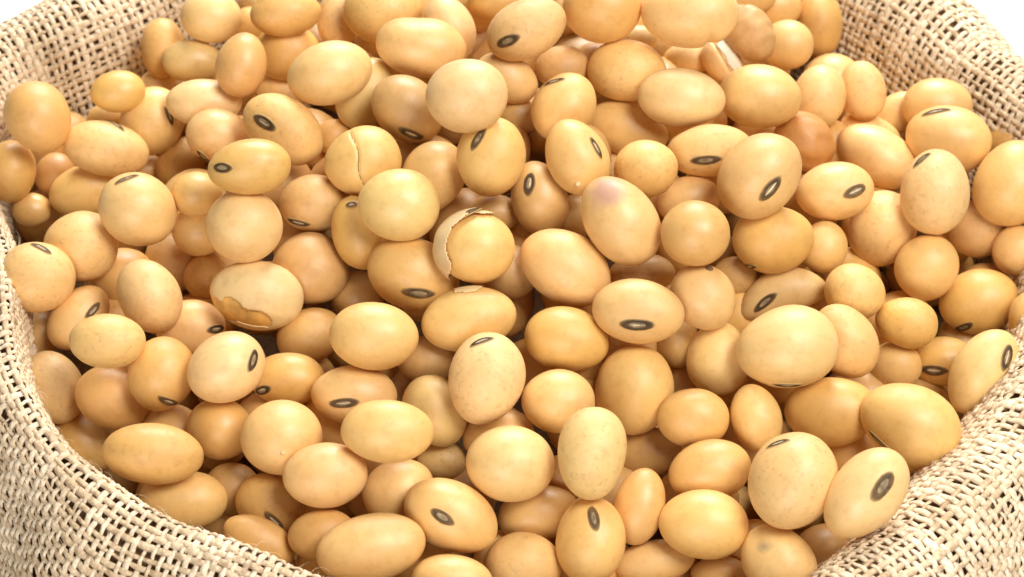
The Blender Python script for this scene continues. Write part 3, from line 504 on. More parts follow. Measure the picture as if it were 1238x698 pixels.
    (155, (20.9, -12.69, -2.43), (0.7221, 0.2867, 0.1824, -0.6026), (2.976, 2.197, 2.096), 'n', '', None, 'tan oval soybean, just above left of the speckled bean'),
    (156, (23.24, -21.82, 0.47), (0.7819, 0.2428, -0.2244, 0.5286), (4.181, 3.633, 3.316), 'k', 'speck', (0.629, 0.605, 310.0, 1.165, 0.411), 'large rough speckled soybean with a thin dark eye on its top left'),
    (157, (29.07, -24.03, 1.52), (0.8567, 0.2677, -0.1931, 0.3963), (4.143, 2.852, 2.818), 'p', '', (0.318, -0.243, 3.0, 1.562, 0.849), 'pale oval soybean with a big slanting eye, lying on the lower right cloth'),
    (158, (22.29, -25.95, -5.42), (0.8706, 0.3068, 0.081, -0.3759), (3.588, 2.898, 2.456), 'k', 'stain_grey', None, 'soybean with a grey stain, cut by the bottom edge at the right'),
    (159, (29.67, -12.04, -8.31), (0.9417, 0.3315, -0.0539, -0.019), (2.31, 2.166, 1.928), 'o', '', None, 'small orange-tan round soybean, just above the bean with the big oval eye'),
    (162, (-38.06, -8.46, -11.25), (0.8778, 0.2816, 0.1899, -0.3377), (2.939, 2.498, 2.217), 'o', '', None, 'orange-tan oval soybean, just left of the long ochre bean'),
    (163, (-30.3, -17.33, -1.62), (0.9415, 0.3287, 0.0713, -0.0211), (4.329, 2.653, 2.593), 'o', '', None, 'long plain ochre soybean by the lower left rim of the sack'),
    (164, (-28.1, -18.45, -6.42), (0.9443, 0.3244, 0.0523, 0.018), (3.884, 2.613, 2.261), 'n', 'bend', None, 'large tan oval soybean, just below right of the long ochre bean'),
    (165, (-25.31, -11.93, -4.8), (0.9292, 0.3227, 0.104, -0.147), (2.86, 2.645, 2.492), 'o', '', None, 'orange-tan round soybean, just left of the bean with a pale wart'),
    (166, (-24.11, -16.2, -7.92), (0.6568, 0.262, -0.1992, 0.6785), (2.283, 2.426, 2.238), 'b', '', None, 'small brownish round soybean, second bean below left of the bean with a pale wart'),
    (167, (-20.67, -18.99, -6.53), (0.9123, 0.3005, 0.1263, -0.2479), (3.103, 2.61, 2.423), 'o', '', (0.344, -0.35, 350.0, 1.27, 0.494), 'orange-tan oval soybean with dark eye below, just below the bean with a pale wart'),
    (168, (-21.27, -23.01, -6.34), (0.9276, 0.3017, 0.108, -0.1918), (3.208, 1.953, 1.796), 'o', '', None, 'orange-tan long soybean, second bean below the bean with a pale wart'),
    (170, (-19.51, -15.6, -1.76), (0.9417, 0.3343, 0.0365, 0.013), (3.438, 3.228, 3.133), 'n', 'wart', None, 'round soybean with a small pale wart low on its front'),
    (171, (-15.57, -20.13, -1.11), (0.9422, 0.3295, 0.0124, 0.0597), (3.598, 2.768, 2.467), 'n', '', None, 'large tan oval soybean, just below right of the bean with a pale wart'),
    (172, (-10.4, -18.09, 2.29), (0.9416, 0.335, 0.0286, -0.0176), (3.925, 2.617, 2.377), 'n', '', None, 'large tan oval soybean, just below right of the bean with low centred eye'),
    (173, (-9.67, -19.07, -4.49), (0.9113, 0.3198, -0.0668, 0.2507), (3.154, 2.734, 2.368), 'n', '', None, 'tan oval soybean, just above the longest bean'),
    (174, (-15.89, -23.4, -5.02), (0.9472, 0.319, 0.0302, 0.0102), (2.914, 2.29, 1.942), 'o', '', None, 'orange-tan oval soybean, just left of the longest bean'),
    (175, (-11.77, -26.24, -3.08), (0.9422, 0.3176, -0.0105, 0.1067), (4.655, 2.875, 2.506), 'n', '', None, 'longest soybean of all, plain, lying near the bottom edge left of the middle'),
    (176, (-5.11, -22.75, -3.03), (0.9212, 0.3112, 0.0848, -0.2177), (4.146, 2.902, 2.783), 'n', '', (-0.148, -0.161, 354.0, 1.313, 0.691), 'tilted oval soybean with a slanting eye near its middle, low in the heap'),
    (177, (-5.06, -28.22, -4.76), (0.9498, 0.3116, 0.0179, -0.0217), (3.422, 2.258, 2.144), 'n', '', None, 'tan long soybean, just below the bean with centred slanting eye'),
    (178, (-1.14, -12.99, -4.52), (0.9386, 0.3339, -0.0271, 0.0829), (3.063, 2.28, 1.939), 'o', '', None, 'orange-tan oval soybean, just below the steep egg with top eye'),
    (179, (-0.07, -18.9, -1.0), (0.9438, 0.3306, 0.0001, 0.0), (3.747, 3.192, 2.947), 'p', '', None, 'large pale cream oval soybean, just above right of the bean with centred slanting eye'),
    (180, (-6.0, -14.05, -6.61), (0.9435, 0.3311, 0.0111, 0.0039), (2.216, 1.715, 1.545), 'g', '', None, 'small greenish-tan oval soybean, just above the bean with centred slanting eye'),
    (181, (0.9, -25.3, -6.64), (0.9493, 0.3144, -0.0017, -0.0006), (3.26, 2.844, 2.58), 'n', '', None, 'large tan oval soybean, just left of the bean with the upright eye'),
    (182, (2.17, -20.35, -5.91), (0.9415, 0.3205, -0.0378, 0.0975), (3.437, 2.385, 2.196), 'b', '', None, 'brownish oval soybean, just above left of the bean with the upright eye'),
    (183, (6.66, -20.03, 1.74), (0.6928, 0.2342, -0.2358, 0.6399), (3.98, 2.882, 2.58), 'p', '', None, 'plain upright egg-shaped soybean directly above the bean with the upright eye'),
    (184, (6.56, -24.36, -4.33), (0.6848, 0.2203, -0.2302, 0.6554), (3.591, 2.901, 2.789), 'n', '', (0.522, -0.073, 194.0, 1.243, 0.656), 'upright soybean with a short upright eye at its top, near the bottom edge'),
    (185, (10.74, -20.84, -4.25), (0.7446, 0.2408, -0.2175, 0.5834), (3.346, 2.231, 2.003), 'o', '', None, 'orange-tan oval soybean, just above right of the bean with the upright eye'),
    (186, (16.75, -17.75, -3.34), (0.9379, 0.323, -0.0713, 0.1041), (3.505, 2.664, 2.459), 'o', '', None, 'large orange-tan oval soybean, just left of the speckled bean'),
    (187, (16.22, -22.87, -4.23), (0.9457, 0.3215, -0.0196, -0.0435), (3.744, 2.912, 2.685), 'n', '', None, 'large tan oval soybean, just below left of the speckled bean'),
    (188, (15.48, -13.09, -1.95), (0.9377, 0.339, -0.0051, -0.0759), (3.11, 2.615, 2.263), 'y', '', None, 'yellow oval soybean, second bean right of the upright egg-shaped bean'),
    (189, (11.79, -12.5, -7.28), (0.9428, 0.3325, -0.0216, -0.0076), (3.02, 2.157, 1.809), 'b', '', None, 'brownish oval soybean, just right of the upright egg-shaped bean'),
    (190, (12.17, -23.84, -8.13), (0.9459, 0.3116, -0.0503, 0.0751), (3.498, 1.889, 1.66), 'n', '', None, 'tan long soybean, just right of the bean with the upright eye'),
    (191, (17.54, -24.02, -9.29), (0.9491, 0.3131, -0.033, -0.0109), (2.526, 1.403, 1.295), 'o', '', None, 'small orange-tan long soybean, just left of the grey-stained bean'),
    (192, (4.61, -16.37, -6.09), (0.9445, 0.3283, -0.0086, -0.003), (2.128, 2.128, 2.013), 'b', '', None, 'small brownish round soybean, just below left of the upright egg-shaped bean'),
    (193, (-16.44, -23.33, -9.04), (0.9487, 0.3145, 0.0309, 0.0102), (1.826, 2.107, 1.943), 'y', '', None, 'small yellow round soybean, second bean left of the longest bean'),
    (194, (22.29, 36.61, 1.3), (0.9141, 0.4037, -0.0357, -0.0158), (3.172, 1.983, 1.702), 'n', '', None, 'small tan long soybean, just above the wrinkled bean near the top'),
    (195, (-1.31, 30.4, 6.23), (0.9152, 0.4031, 0.0022, 0.001), (2.776, 1.851, 1.783), 'o', '', None, 'small orange-tan oval soybean, just above left of the tilted bean with left eye'),
    (201, (19.24, -4.26, -8.6), (0.9389, 0.3423, -0.0342, -0.0125), (2.212, 2.064, 1.917), 'o', '', None, 'small orange-tan round soybean, just below left of the biggest pale bean'),
    (203, (40.97, 13.99, -8.74), (0.9281, 0.3651, -0.0685, -0.027), (2.161, 2.624, 2.47), 'o', '', None, 'small orange-tan round soybean, just above left of the yellow bean by right edge'),
    (205, (-25.6, -11.53, -8.37), (0.9419, 0.3323, 0.0465, 0.0164), (2.169, 1.735, 1.57), 'b', '', None, 'small brownish oval soybean, just below left of the bean with a pale wart'),
    (206, (-20.05, -22.99, -10.45), (0.9366, 0.3021, 0.0913, -0.1526), (2.4, 1.553, 1.466), 'o', '', None, 'small orange-tan long soybean, third bean left of the longest bean'),
    (207, (5.86, -5.69, -3.53), (0.938, 0.3464, -0.0106, -0.0039), (2.172, 2.172, 1.838), 'o', '', None, 'small orange-tan round soybean, just below left of the bean with centred smiling eye'),
    (208, (2.73, 18.07, 1.35), (0.9238, 0.3829, -0.0046, -0.0019), (1.972, 2.123, 1.772), 'b', '', None, 'small brownish round soybean, just below right of the bright round bean'),
    (209, (-11.92, -4.96, -4.38), (0.9378, 0.3464, 0.0215, 0.0079), (2.181, 1.745, 1.47), 'b', '', None, 'small brownish oval soybean, just above right of the bean with low centred eye'),
    (210, (29.85, 37.6, -3.4), (0.9155, 0.399, -0.0472, -0.0206), (2.414, 3.219, 2.803), 'o', '', None, 'orange-tan round soybean, second bean right of the wrinkled bean near the top'),
    (212, (5.52, 31.04, 3.76), (0.9161, 0.4008, -0.0091, -0.004), (1.866, 1.866, 1.628), 'b', '', None, 'small brownish round soybean, just right of the tilted bean with left eye'),
]
# deep beans that show through a gap, by their number in the packing below
DEEP_SEEN = {5: 'nearest buried soybean below left of the bean with centred slanting eye, only a sliver showing',
    6: 'nearest buried soybean below right of the bean with centred slanting eye, only a sliver showing',
    7: 'nearest buried soybean below left of the bean with the upright eye, only a sliver showing',
    8: 'nearest buried soybean left of the grey-stained bean, only a sliver showing',
    9: 'nearest buried soybean above left of the grey-stained bean, only a sliver showing',
    10: 'nearest buried soybean right of the grey-stained bean, only a sliver showing',
    11: 'nearest buried soybean below right of the long ochre bean, only a sliver showing',
    12: 'nearest buried soybean below right of the bean with a pale wart, only a sliver showing',
    13: 'nearest buried soybean above the longest bean, only a sliver showing',
    14: 'nearest buried soybean above right of the bean with centred slanting eye, only a sliver showing',
    16: 'nearest buried soybean below right of the upright egg-shaped bean, only a sliver showing',
    17: 'nearest buried soybean left of the speckled bean, only a sliver showing',
    18: 'nearest buried soybean above right of the grey-stained bean, only a sliver showing',
    20: 'nearest buried soybean above right of the long ochre bean, only a sliver showing',
    21: 'nearest buried soybean above left of the bean with a pale wart, only a sliver showing',
    22: 'nearest buried soybean below left of the bean with low centred eye, only a sliver showing',
    25: 'nearest buried soybean above left of the upright egg-shaped bean, only a sliver showing',
    26: 'nearest buried soybean right of the upright egg-shaped bean, only a sliver showing',
    27: 'nearest buried soybean above left of the speckled bean, only a sliver showing',
    29: 'nearest buried soybean below the big bean by right cloth, only a sliver showing',
    31: 'nearest buried soybean below the pale bean with right-end eye, only a sliver showing',
    32: 'nearest buried soybean above left of the bean with low centred eye, only a sliver showing',
    33: 'nearest buried soybean right of the bean with low centred eye, only a sliver showing',
    35: 'nearest buried soybean right of the steep egg with top eye, only a sliver showing',
    36: 'nearest buried soybean below the bean with centred smiling eye, only a sliver showing',
    38: 'nearest buried soybean below the biggest pale bean, only a sliver showing',
    39: 'nearest buried soybean above left of the big bean by right cloth, only a sliver showing',
    40: 'nearest buried soybean above right of the big bean by right cloth, only a sliver showing',
    41: 'nearest buried soybean below right of the round bean by left rim, only a sliver showing',
    42: 'nearest buried soybean left of the bean with torn peeling coat, only a sliver showing',
    43: 'nearest buried soybean below the bean with torn peeling coat, only a sliver showing',
    44: 'nearest buried soybean above the bean with low centred eye, only a sliver showing',
    45: 'nearest buried soybean below left of the bean in papery split coat, only a sliver showing',
    46: 'nearest buried soybean above right of the steep egg with top eye, only a sliver showing',
    47: 'nearest buried soybean left of the bean with centred smiling eye, only a sliver showing',
    49: 'nearest buried soybean below left of the curved bean, only a sliver showing',
    50: 'nearest buried soybean right of the curved bean, only a sliver showing',
    51: 'nearest buried soybean right of the biggest pale bean, only a sliver showing',
    52: 'nearest buried soybean below left of the yellow bean by right edge, only a sliver showing',
    53: 'nearest buried soybean above left of the pale bean with right-end eye, only a sliver showing',
    54: 'nearest buried soybean above left of the bean with torn peeling coat, only a sliver showing',
    55: 'nearest buried soybean above right of the bean with torn peeling coat, only a sliver showing',
    57: 'nearest buried soybean above left of the bean in papery split coat, only a sliver showing',
    58: 'nearest buried soybean right of the bean in papery split coat, only a sliver showing',
    60: 'nearest buried soybean below left of the plain round orange bean, only a sliver showing',
    61: 'nearest buried soybean above right of the curved bean, only a sliver showing',
    62: 'nearest buried soybean below the bean with right-end eye, only a sliver showing',
    63: 'nearest buried soybean left of the yellow bean by right edge, only a sliver showing',
    64: 'nearest buried soybean above the yellow bean by right edge, only a sliver showing',
    65: 'nearest buried soybean below the round bean with top line, only a sliver showing',
    66: 'nearest buried soybean above right of the round bean with top line, only a sliver showing',
    67: 'nearest buried soybean below the bean with upper-left eye, only a sliver showing',
    68: 'nearest buried soybean left of the cracked bean, only a sliver showing',
    69: 'nearest buried soybean right of the cracked bean, only a sliver showing',
    70: 'nearest buried soybean below right of the bright round bean, only a sliver showing',
    71: 'nearest buried soybean above the purple-tinged bean, only a sliver showing',
    72: 'nearest buried soybean above right of the purple-tinged bean, only a sliver showing',
    73: 'nearest buried soybean above right of the plain round orange bean, only a sliver showing',
    74: 'nearest buried soybean below left of the bean with right-end eye, only a sliver showing',
    75: 'nearest buried soybean below right of the bean with right-end eye, only a sliver showing',
    76: 'second buried soybean above the yellow bean by right edge, only a sliver showing',
    80: 'nearest buried soybean right of the bean with upper-left eye, only a sliver showing',
    82: 'nearest buried soybean below left of the bright round bean, only a sliver showing',
    83: 'nearest buried soybean above left of the purple-tinged bean, only a sliver showing',
    85: 'nearest buried soybean below right of the pale oval bean, only a sliver showing',
    86: 'nearest buried soybean above the tall bean with low eye, only a sliver showing',
    87: 'nearest buried soybean right of the shrivelled burnt-orange bean, only a sliver showing',
    89: 'nearest buried soybean below right of the lone bean by left cloth, only a sliver showing',
    91: 'nearest buried soybean right of the bean with slanting top line, only a sliver showing',
    93: 'nearest buried soybean above right of the bean with upper-left eye, only a sliver showing',
    94: 'nearest buried soybean left of the bright round bean, only a sliver showing',
    95: 'nearest buried soybean below left of the tilted bean with left eye, only a sliver showing',
    96: 'nearest buried soybean below right of the tilted bean with left eye, only a sliver showing',
    97: 'nearest buried soybean above left of the pale oval bean, only a sliver showing',
    98: 'nearest buried soybean right of the pale oval bean, only a sliver showing',
    100: 'nearest buried soybean left of the half-hidden upper right bean, only a sliver showing',
    102: 'nearest buried soybean above left of the bean with upper-left eye, only a sliver showing',
    103: 'nearest buried soybean above the bean with upper-left eye, only a sliver showing',
    104: 'second buried soybean above left of the bright round bean, only a sliver showing',
    105: 'nearest buried soybean left of the tilted bean with left eye, only a sliver showing',
    107: 'nearest buried soybean left of the cleft bean at the top, only a sliver showing',
    108: 'nearest buried soybean below left of the cleft bean at the top, only a sliver showing',
    109: 'nearest buried soybean below the wrinkled bean near the top, only a sliver showing',
    110: 'nearest buried soybean above the shrivelled burnt-orange bean, only a sliver showing',
    113: 'nearest buried soybean above left of the bright round bean, only a sliver showing',
    131: 'nearest buried soybean below the bean with centred slanting eye, only a sliver showing',
    136: 'nearest buried soybean below the long ochre bean, only a sliver showing',
    137: 'nearest buried soybean above left of the longest bean, only a sliver showing',
    139: 'nearest buried soybean below left of the speckled bean, only a sliver showing',
    140: 'nearest buried soybean below right of the speckled bean, only a sliver showing',
    142: 'nearest buried soybean below left of the long ochre bean, only a sliver showing',
    143: 'nearest buried soybean right of the long ochre bean, only a sliver showing',
    144: 'nearest buried soybean below left of the bean with a pale wart, only a sliver showing',
    146: 'nearest buried soybean above the speckled bean, only a sliver showing',
    148: 'nearest buried soybean below left of the pale bean with right-end eye, only a sliver showing',
    151: 'second buried soybean below the biggest pale bean, only a sliver showing',
    152: 'nearest buried soybean right of the big bean by right cloth, only a sliver showing',
    153: 'nearest buried soybean right of the bean with torn peeling coat, only a sliver showing',
    159: 'nearest buried soybean left of the bean in papery split coat, only a sliver showing',
    160: 'nearest buried soybean below right of the plain round orange bean, only a sliver showing',
    161: 'nearest buried soybean above the curved bean, only a sliver showing',
    162: 'third buried soybean left of the yellow bean by right edge, only a sliver showing',
    167: 'nearest buried soybean right of the plain round orange bean, only a sliver showing',
    169: 'second buried soybean below right of the bean with right-end eye, only a sliver showing',
    170: 'nearest buried soybean above the round bean by left rim, only a sliver showing',
    172: 'nearest buried soybean above the plain round orange bean, only a sliver showing',
    175: 'nearest buried soybean above left of the yellow bean by right edge, only a sliver showing',
    179: 'nearest buried soybean below the tilted bean with left eye, only a sliver showing',
    180: 'nearest buried soybean left of the pale oval bean, only a sliver showing'}
# ---------------------------------------------------------------- soybeans
TINT = {'n': (0.78, 0.485, 0.180), 'p': (0.81, 0.545, 0.232), 'g': (0.69, 0.465, 0.175), 'o': (0.69, 0.395, 0.122), 'y': (0.72, 0.425, 0.125),  # pale 'p' also carries the stronger light on beans standing proud
        'b': (0.59, 0.345, 0.122), 'k': (0.79, 0.510, 0.210), 'r': (0.57, 0.26, 0.068)}  # 'b' is brown seed coat, deepened to stand in for shade between beans

class Shape:
    """surface of one bean: a slightly lumpy egg; point(dir) works for the body and for everything set on it"""
    def __init__(s, ax, seed, hil, sp):
        s.ax = np.array(ax); r = random.Random(seed); s.sp = sp
        s.w = [(np.array([r.gauss(0, 1) for _ in range(3)]) * 1.3, r.uniform(0, 6.28), r.uniform(0.006, 0.017)) for _ in range(5)]
        s.w2 = [(np.array([r.gauss(0, 1) for _ in range(3)]) * 5, r.uniform(0, 6.28), r.uniform(0.008, 0.014)) for _ in range(8)] if sp == 'wrinkle' else []
        s.w += [(np.array([r.gauss(0, 1) for _ in range(3)]) * 3.6, r.uniform(0, 6.28), r.uniform(0.001, 0.0035)) for _ in range(4)]
        s.egg = r.uniform(-0.07, 0.07)
        f = np.array([r.gauss(0, 1) for _ in range(3)]); s.flat = f / np.linalg.norm(f); s.fa = r.uniform(0.0, 0.05)
        f = np.array([r.gauss(0, 1), r.gauss(0, 1), abs(r.gauss(0, 1))]); s.dim = f / np.linalg.norm(f); s.da = r.choice((0, 0, 0.02, 0.035))
        if hil: s.h = np.array([hil[0], hil[1], math.sqrt(max(0.0, 1 - hil[0]**2 - hil[1]**2))])
        else:
            a = r.uniform(0, 6.28); s.h = np.array([0.25 * math.cos(a), 0.95 * math.sin(a), -0.6])
        s.h /= np.linalg.norm(s.h)
    def point(s, d):
        d = d / np.linalg.norm(d, axis=-1, keepdims=True)
        m = np.ones(d.shape[:-1])
        for k, p, a in s.w + s.w2: m = m + a * np.sin(d @ k + p)
        dh = 1 - d @ s.h
        m = m - 0.030 * np.exp(-dh / 0.10) - s.fa * np.exp(-(1 - d @ s.flat) / 0.25) - s.da * np.exp(-(1 - d @ s.dim) / 0.012)
        if s.sp == 'bend': m = m - 0.10 * np.exp(-((d[..., 0] + 0.15)**2) / 0.16 - ((d[..., 1] - 1.0)**2) / 0.5)
        if s.sp == 'cleft': m = m - 0.12 * np.exp(-((d[..., 0] - 0.42)**2) / 0.012) * np.clip(-d[..., 1], 0, 1)
        if s.sp == 'crack': m = m - 0.045 * np.exp(-((d[..., 0] + 0.12 - 0.05 * np.sin(5 * d[..., 1]))**2) / 0.0016) * np.clip(d[..., 2] + 0.3, 0, 1)
        if s.sp == 'split': m = m - 0.10 * np.exp(-((d[..., 1] - 0.1)**2) / 0.004)
        p = d * m[..., None] * s.ax
        p[..., 1] *= 1 + s.egg * d[..., 0]; p[..., 2] *= 1 + s.egg * d[..., 0]
        if s.sp == 'bend2':
            p[..., 1] -= 0.30 * s.ax[1] * ((p[..., 0] / s.ax[0])**2 * 1.6 - 0.5)
        return p
    def normal(s, d):
        d = d / np.linalg.norm(d, axis=-1, keepdims=True)
        n = d / s.ax; return n / np.linalg.norm(n, axis=-1, keepdims=True)

def sphere_dirs(nu, nv):
    th = np.linspace(0, math.pi, nv + 1)[1:-1]; ph = np.arange(nu) * 2 * math.pi / nu
    T, P = np.meshgrid(th, ph, indexing='ij')
    D = np.stack([np.cos(T), np.sin(T) * np.cos(P), np.sin(T) * np.sin(P)], -1).reshape(-1, 3)
    D = np.vstack([D, [[1, 0, 0], [-1, 0, 0]]]); n = (nv - 1) * nu
    F = []
    for i in range(nv - 2):
        for j in range(nu):
            F.append((i * nu + j, (i + 1) * nu + j, (i + 1) * nu + (j + 1) % nu, i * nu + (j + 1) % nu))
    for j in range(nu):
        F.append((n, j, (j + 1) % nu, (j + 1) % nu))
        F.append((n + 1, (nv - 2) * nu + (j + 1) % nu, (nv - 2) * nu + j, (nv - 2) * nu + j))
    return D, F
def fix_faces(F): return [tuple(dict.fromkeys(f)) for f in F]
SPH = {}
def body_mesh(name, shp, mat, nu=36, nv=28):
    if (nu, nv) not in SPH:
        D, F = sphere_dirs(nu, nv); SPH[(nu, nv)] = (D, fix_faces(F))
    D, F = SPH[(nu, nv)]
    me = bpy.data.meshes.new(name)
    me.from_pydata((shp.point(D) * S).tolist(), [], F)
    me.polygons.foreach_set('use_smooth', [True] * len(me.polygons)); me.materials.append(mat)
    return me

def frame_on(shp, u, v, ang):
    w = math.sqrt(max(0.02, 1 - u * u - v * v)); d0 = np.array([u, v, w]); d0 /= np.linalg.norm(d0)
    p0 = d0 * shp.ax; n = shp.normal(d0)
    dx, dy = math.cos(math.radians(ang)), math.sin(math.radians(ang))
    lz = -(n[0] * dx + n[1] * dy) / max(n[2], 0.25)
    T = np.array([dx, dy, lz]); T -= n * T.dot(n); T /= np.linalg.norm(T)
    return p0, T, np.cross(n, T), n
def on_surface(shp, fr, s, t, h):
    p0, T, Bv, n = fr
    q = p0 + np.asarray(s)[..., None] * T + np.asarray(t)[..., None] * Bv
    d = q / shp.ax; nn = shp.normal(d)
    return shp.point(d) + nn * np.asarray(h)[..., None]
def disc_patch(name, shp, fr, hl, hw, hfun, mat, parent, nr=7, na=36, e=1.75, rag=0.0, sd=0.0):
    V, F = [on_surface(shp, fr, 0.0, 0.0, hfun(0.0))], []
    for i in range(1, nr + 1):
        r = i / nr
        for k in range(na):
            a = 2 * math.pi * k / na; ca, sa = math.cos(a), math.sin(a)
            g = (abs(ca)**e + abs(sa)**e)**(-1 / e) * (1 + rag * r**3 * (math.sin(5 * a + sd) + 0.7 * math.sin(11 * a + 2 * sd) + 0.5 * math.sin(17 * a + sd)))
            V.append(on_surface(shp, fr, hl * r * ca * g, hw * r * sa * g, hfun(r)))
    for k in range(na): F.append((0, 1 + k, 1 + (k + 1) % na))
    for i in range(1, nr):
        for k in range(na):
            a = 1 + (i - 1) * na + k; b = 1 + (i - 1) * na + (k + 1) % na
            F.append((a, a + na, b + na, b))
    me = bpy.data.meshes.new(name); me.from_pydata((np.array(V) * S).tolist(), [], F)
    me.polygons.foreach_set('use_smooth', [True] * len(me.polygons)); me.materials.append(mat)
    if name == 'hilum':
        at = me.attributes.new('edge', 'FLOAT', 'POINT')
        at.data.foreach_set('value', [0.0] + [max(0.0, min(1.0, ((i + 1) / nr - 0.72) / 0.28))**1.5 for i in range(nr) for _ in range(na)])
    ob = link(name, me, parent)
    ob.color = parent.color
    return ob
def add_hilum(root, shp, hil):
    u, v, ang, hl, hw = hil
    fr = frame_on(shp, u, v, ang); hw = min(max(hw * 0.86, 0.34), 0.72); hl = min(hl * 1.08, 1.8)
    rr = random.Random(int(abs(u) * 9973 + abs(v) * 77)); sd = rr.uniform(0, 6)
    hil_o = disc_patch('hilum', shp, fr, hl, hw, lambda r: (0.11 * (1 - max(0, (r - 0.66) / 0.34)**2) - 0.10 * math.exp(-(r / 0.42)**2)) if r < 1 else -0.05, M_RING, root, 8, 40, rr.uniform(1.85, 2.15), 0.02, sd)
    q = rr.uniform(0.66, 0.84); wq = rr.uniform(0.50, 0.68)
    st = disc_patch('stripe', shp, fr, hl * q, hw * wq, lambda r: 0.085 - 0.06 * r**3, M_STRIPE, root, 4, 24, 2.0, 0.04, sd + 1)
    st.parent = hil_o
    if rr.random() < 0.3: return
    off = rr.choice((-0.25, 0.0, 0.2)) * hw * wq
    f2 = (fr[0] + fr[2] * off, fr[1], fr[2], fr[3])
    sl = disc_patch('slit', shp, f2, hl * q * rr.uniform(0.55, 0.85), hw * wq * rr.uniform(0.22, 0.36), lambda r: 0.10 - 0.05 * r**3, M_SLIT, root, 3, 16, 1.5, 0.08, sd + 2)
    sl.parent = hil_o
def ribbon(name, shp, path, width, h, mat, parent):
    """thin raised strip along unit-sphere path [(u,v,w)...]"""
    P = np.array(path, float); P /= np.linalg.norm(P, axis=1, keepdims=True)
    C = shp.point(P); nn = shp.normal(P); d = np.gradient(C, axis=0); sd = np.cross(nn, d); sd /= np.linalg.norm(sd, axis=1, keepdims=True)
    V, F = [], []; n = len(P)
    for i in range(n):
        wd = width * math.sin(math.pi * (i + 0.5) / n)**0.5 * (1 + 0.25 * math.sin(i * 2.3))
        for k, (a, b) in enumerate(((-1, -0.03), (-0.5, h), (0.5, h), (1, -0.03))):
            V.append(C[i] + sd[i] * wd * a + nn[i] * b)
    for i in range(n - 1):
        for k in range(3): F.append((i * 4 + k, i * 4 + k + 1, i * 4 + 5 + k, i * 4 + 4 + k))
    me = bpy.data.meshes.new(name); me.from_pydata((np.array(V) * S).tolist(), [], F)
    me.polygons.foreach_set('use_smooth', [True] * len(me.polygons)); me.materials.append(mat)
    return link(name, me, parent)
def shell(name, shp, keep, grow, mat, parent, thick=0.07, nu=120, nv=84):
    """torn piece of seed coat: the part of the surface where keep(d) is true, given a thickness"""
    D, F = sphere_dirs(nu, nv); F = fix_faces(F)
    K = keep(D); P = shp.point(D) + shp.normal(D) * (grow(D) if callable(grow) else grow)[..., None]
    Pi = P - shp.normal(D) * thick
    F = [f for f in F if all(K[i] for i in f)]
    cnt = {}
    for f in F:
        for a, b in zip(f, f[1:] + f[:1]): cnt[(a, b)] = 1
    edge = [(a, b) for (a, b) in cnt if (b, a) not in cnt]
    n = len(D); V = np.vstack([P, Pi])
    G = list(F) + [tuple(i + n for i in reversed(f)) for f in F] + [(b, a, a + n, b + n) for a, b in edge]
    used = sorted({i for f in G for i in f}); mp = {u: k for k, u in enumerate(used)}
    me = bpy.data.meshes.new(name); me.from_pydata((V[used] * S).tolist(), [], [tuple(mp[i] for i in f) for f in G])
    me.polygons.foreach_set('use_smooth', [True] * len(me.polygons)); me.materials.append(mat)
    return link(name, me, parent)
def lump(name, shp, d, r, mat, parent, k=0.6):
    d = np.array(d, float); d /= np.linalg.norm(d); c = shp.point(d); n = shp.normal(d)
    DD, F = sphere_dirs(12, 8); V = c + DD * r; V = V - np.outer((V - c) @ n, n) * (1 - k)
    me = bpy.data.meshes.new(name); me.from_pydata((V * S).tolist(), [], fix_faces(F))
    me.polygons.foreach_set('use_smooth', [True] * len(me.polygons)); me.materials.append(mat)
    return link(name, me, parent)

def rag(D, f=9.0, a=0.10, sd=0.0):
    return a * (np.sin(D[..., 0] * f + sd) + np.sin(D[..., 1] * f * 1.7 + 1 + sd) * 0.6 + np.sin(D[..., 2] * f * 2.3 + 2 + D[..., 0] * 5) * 0.5)

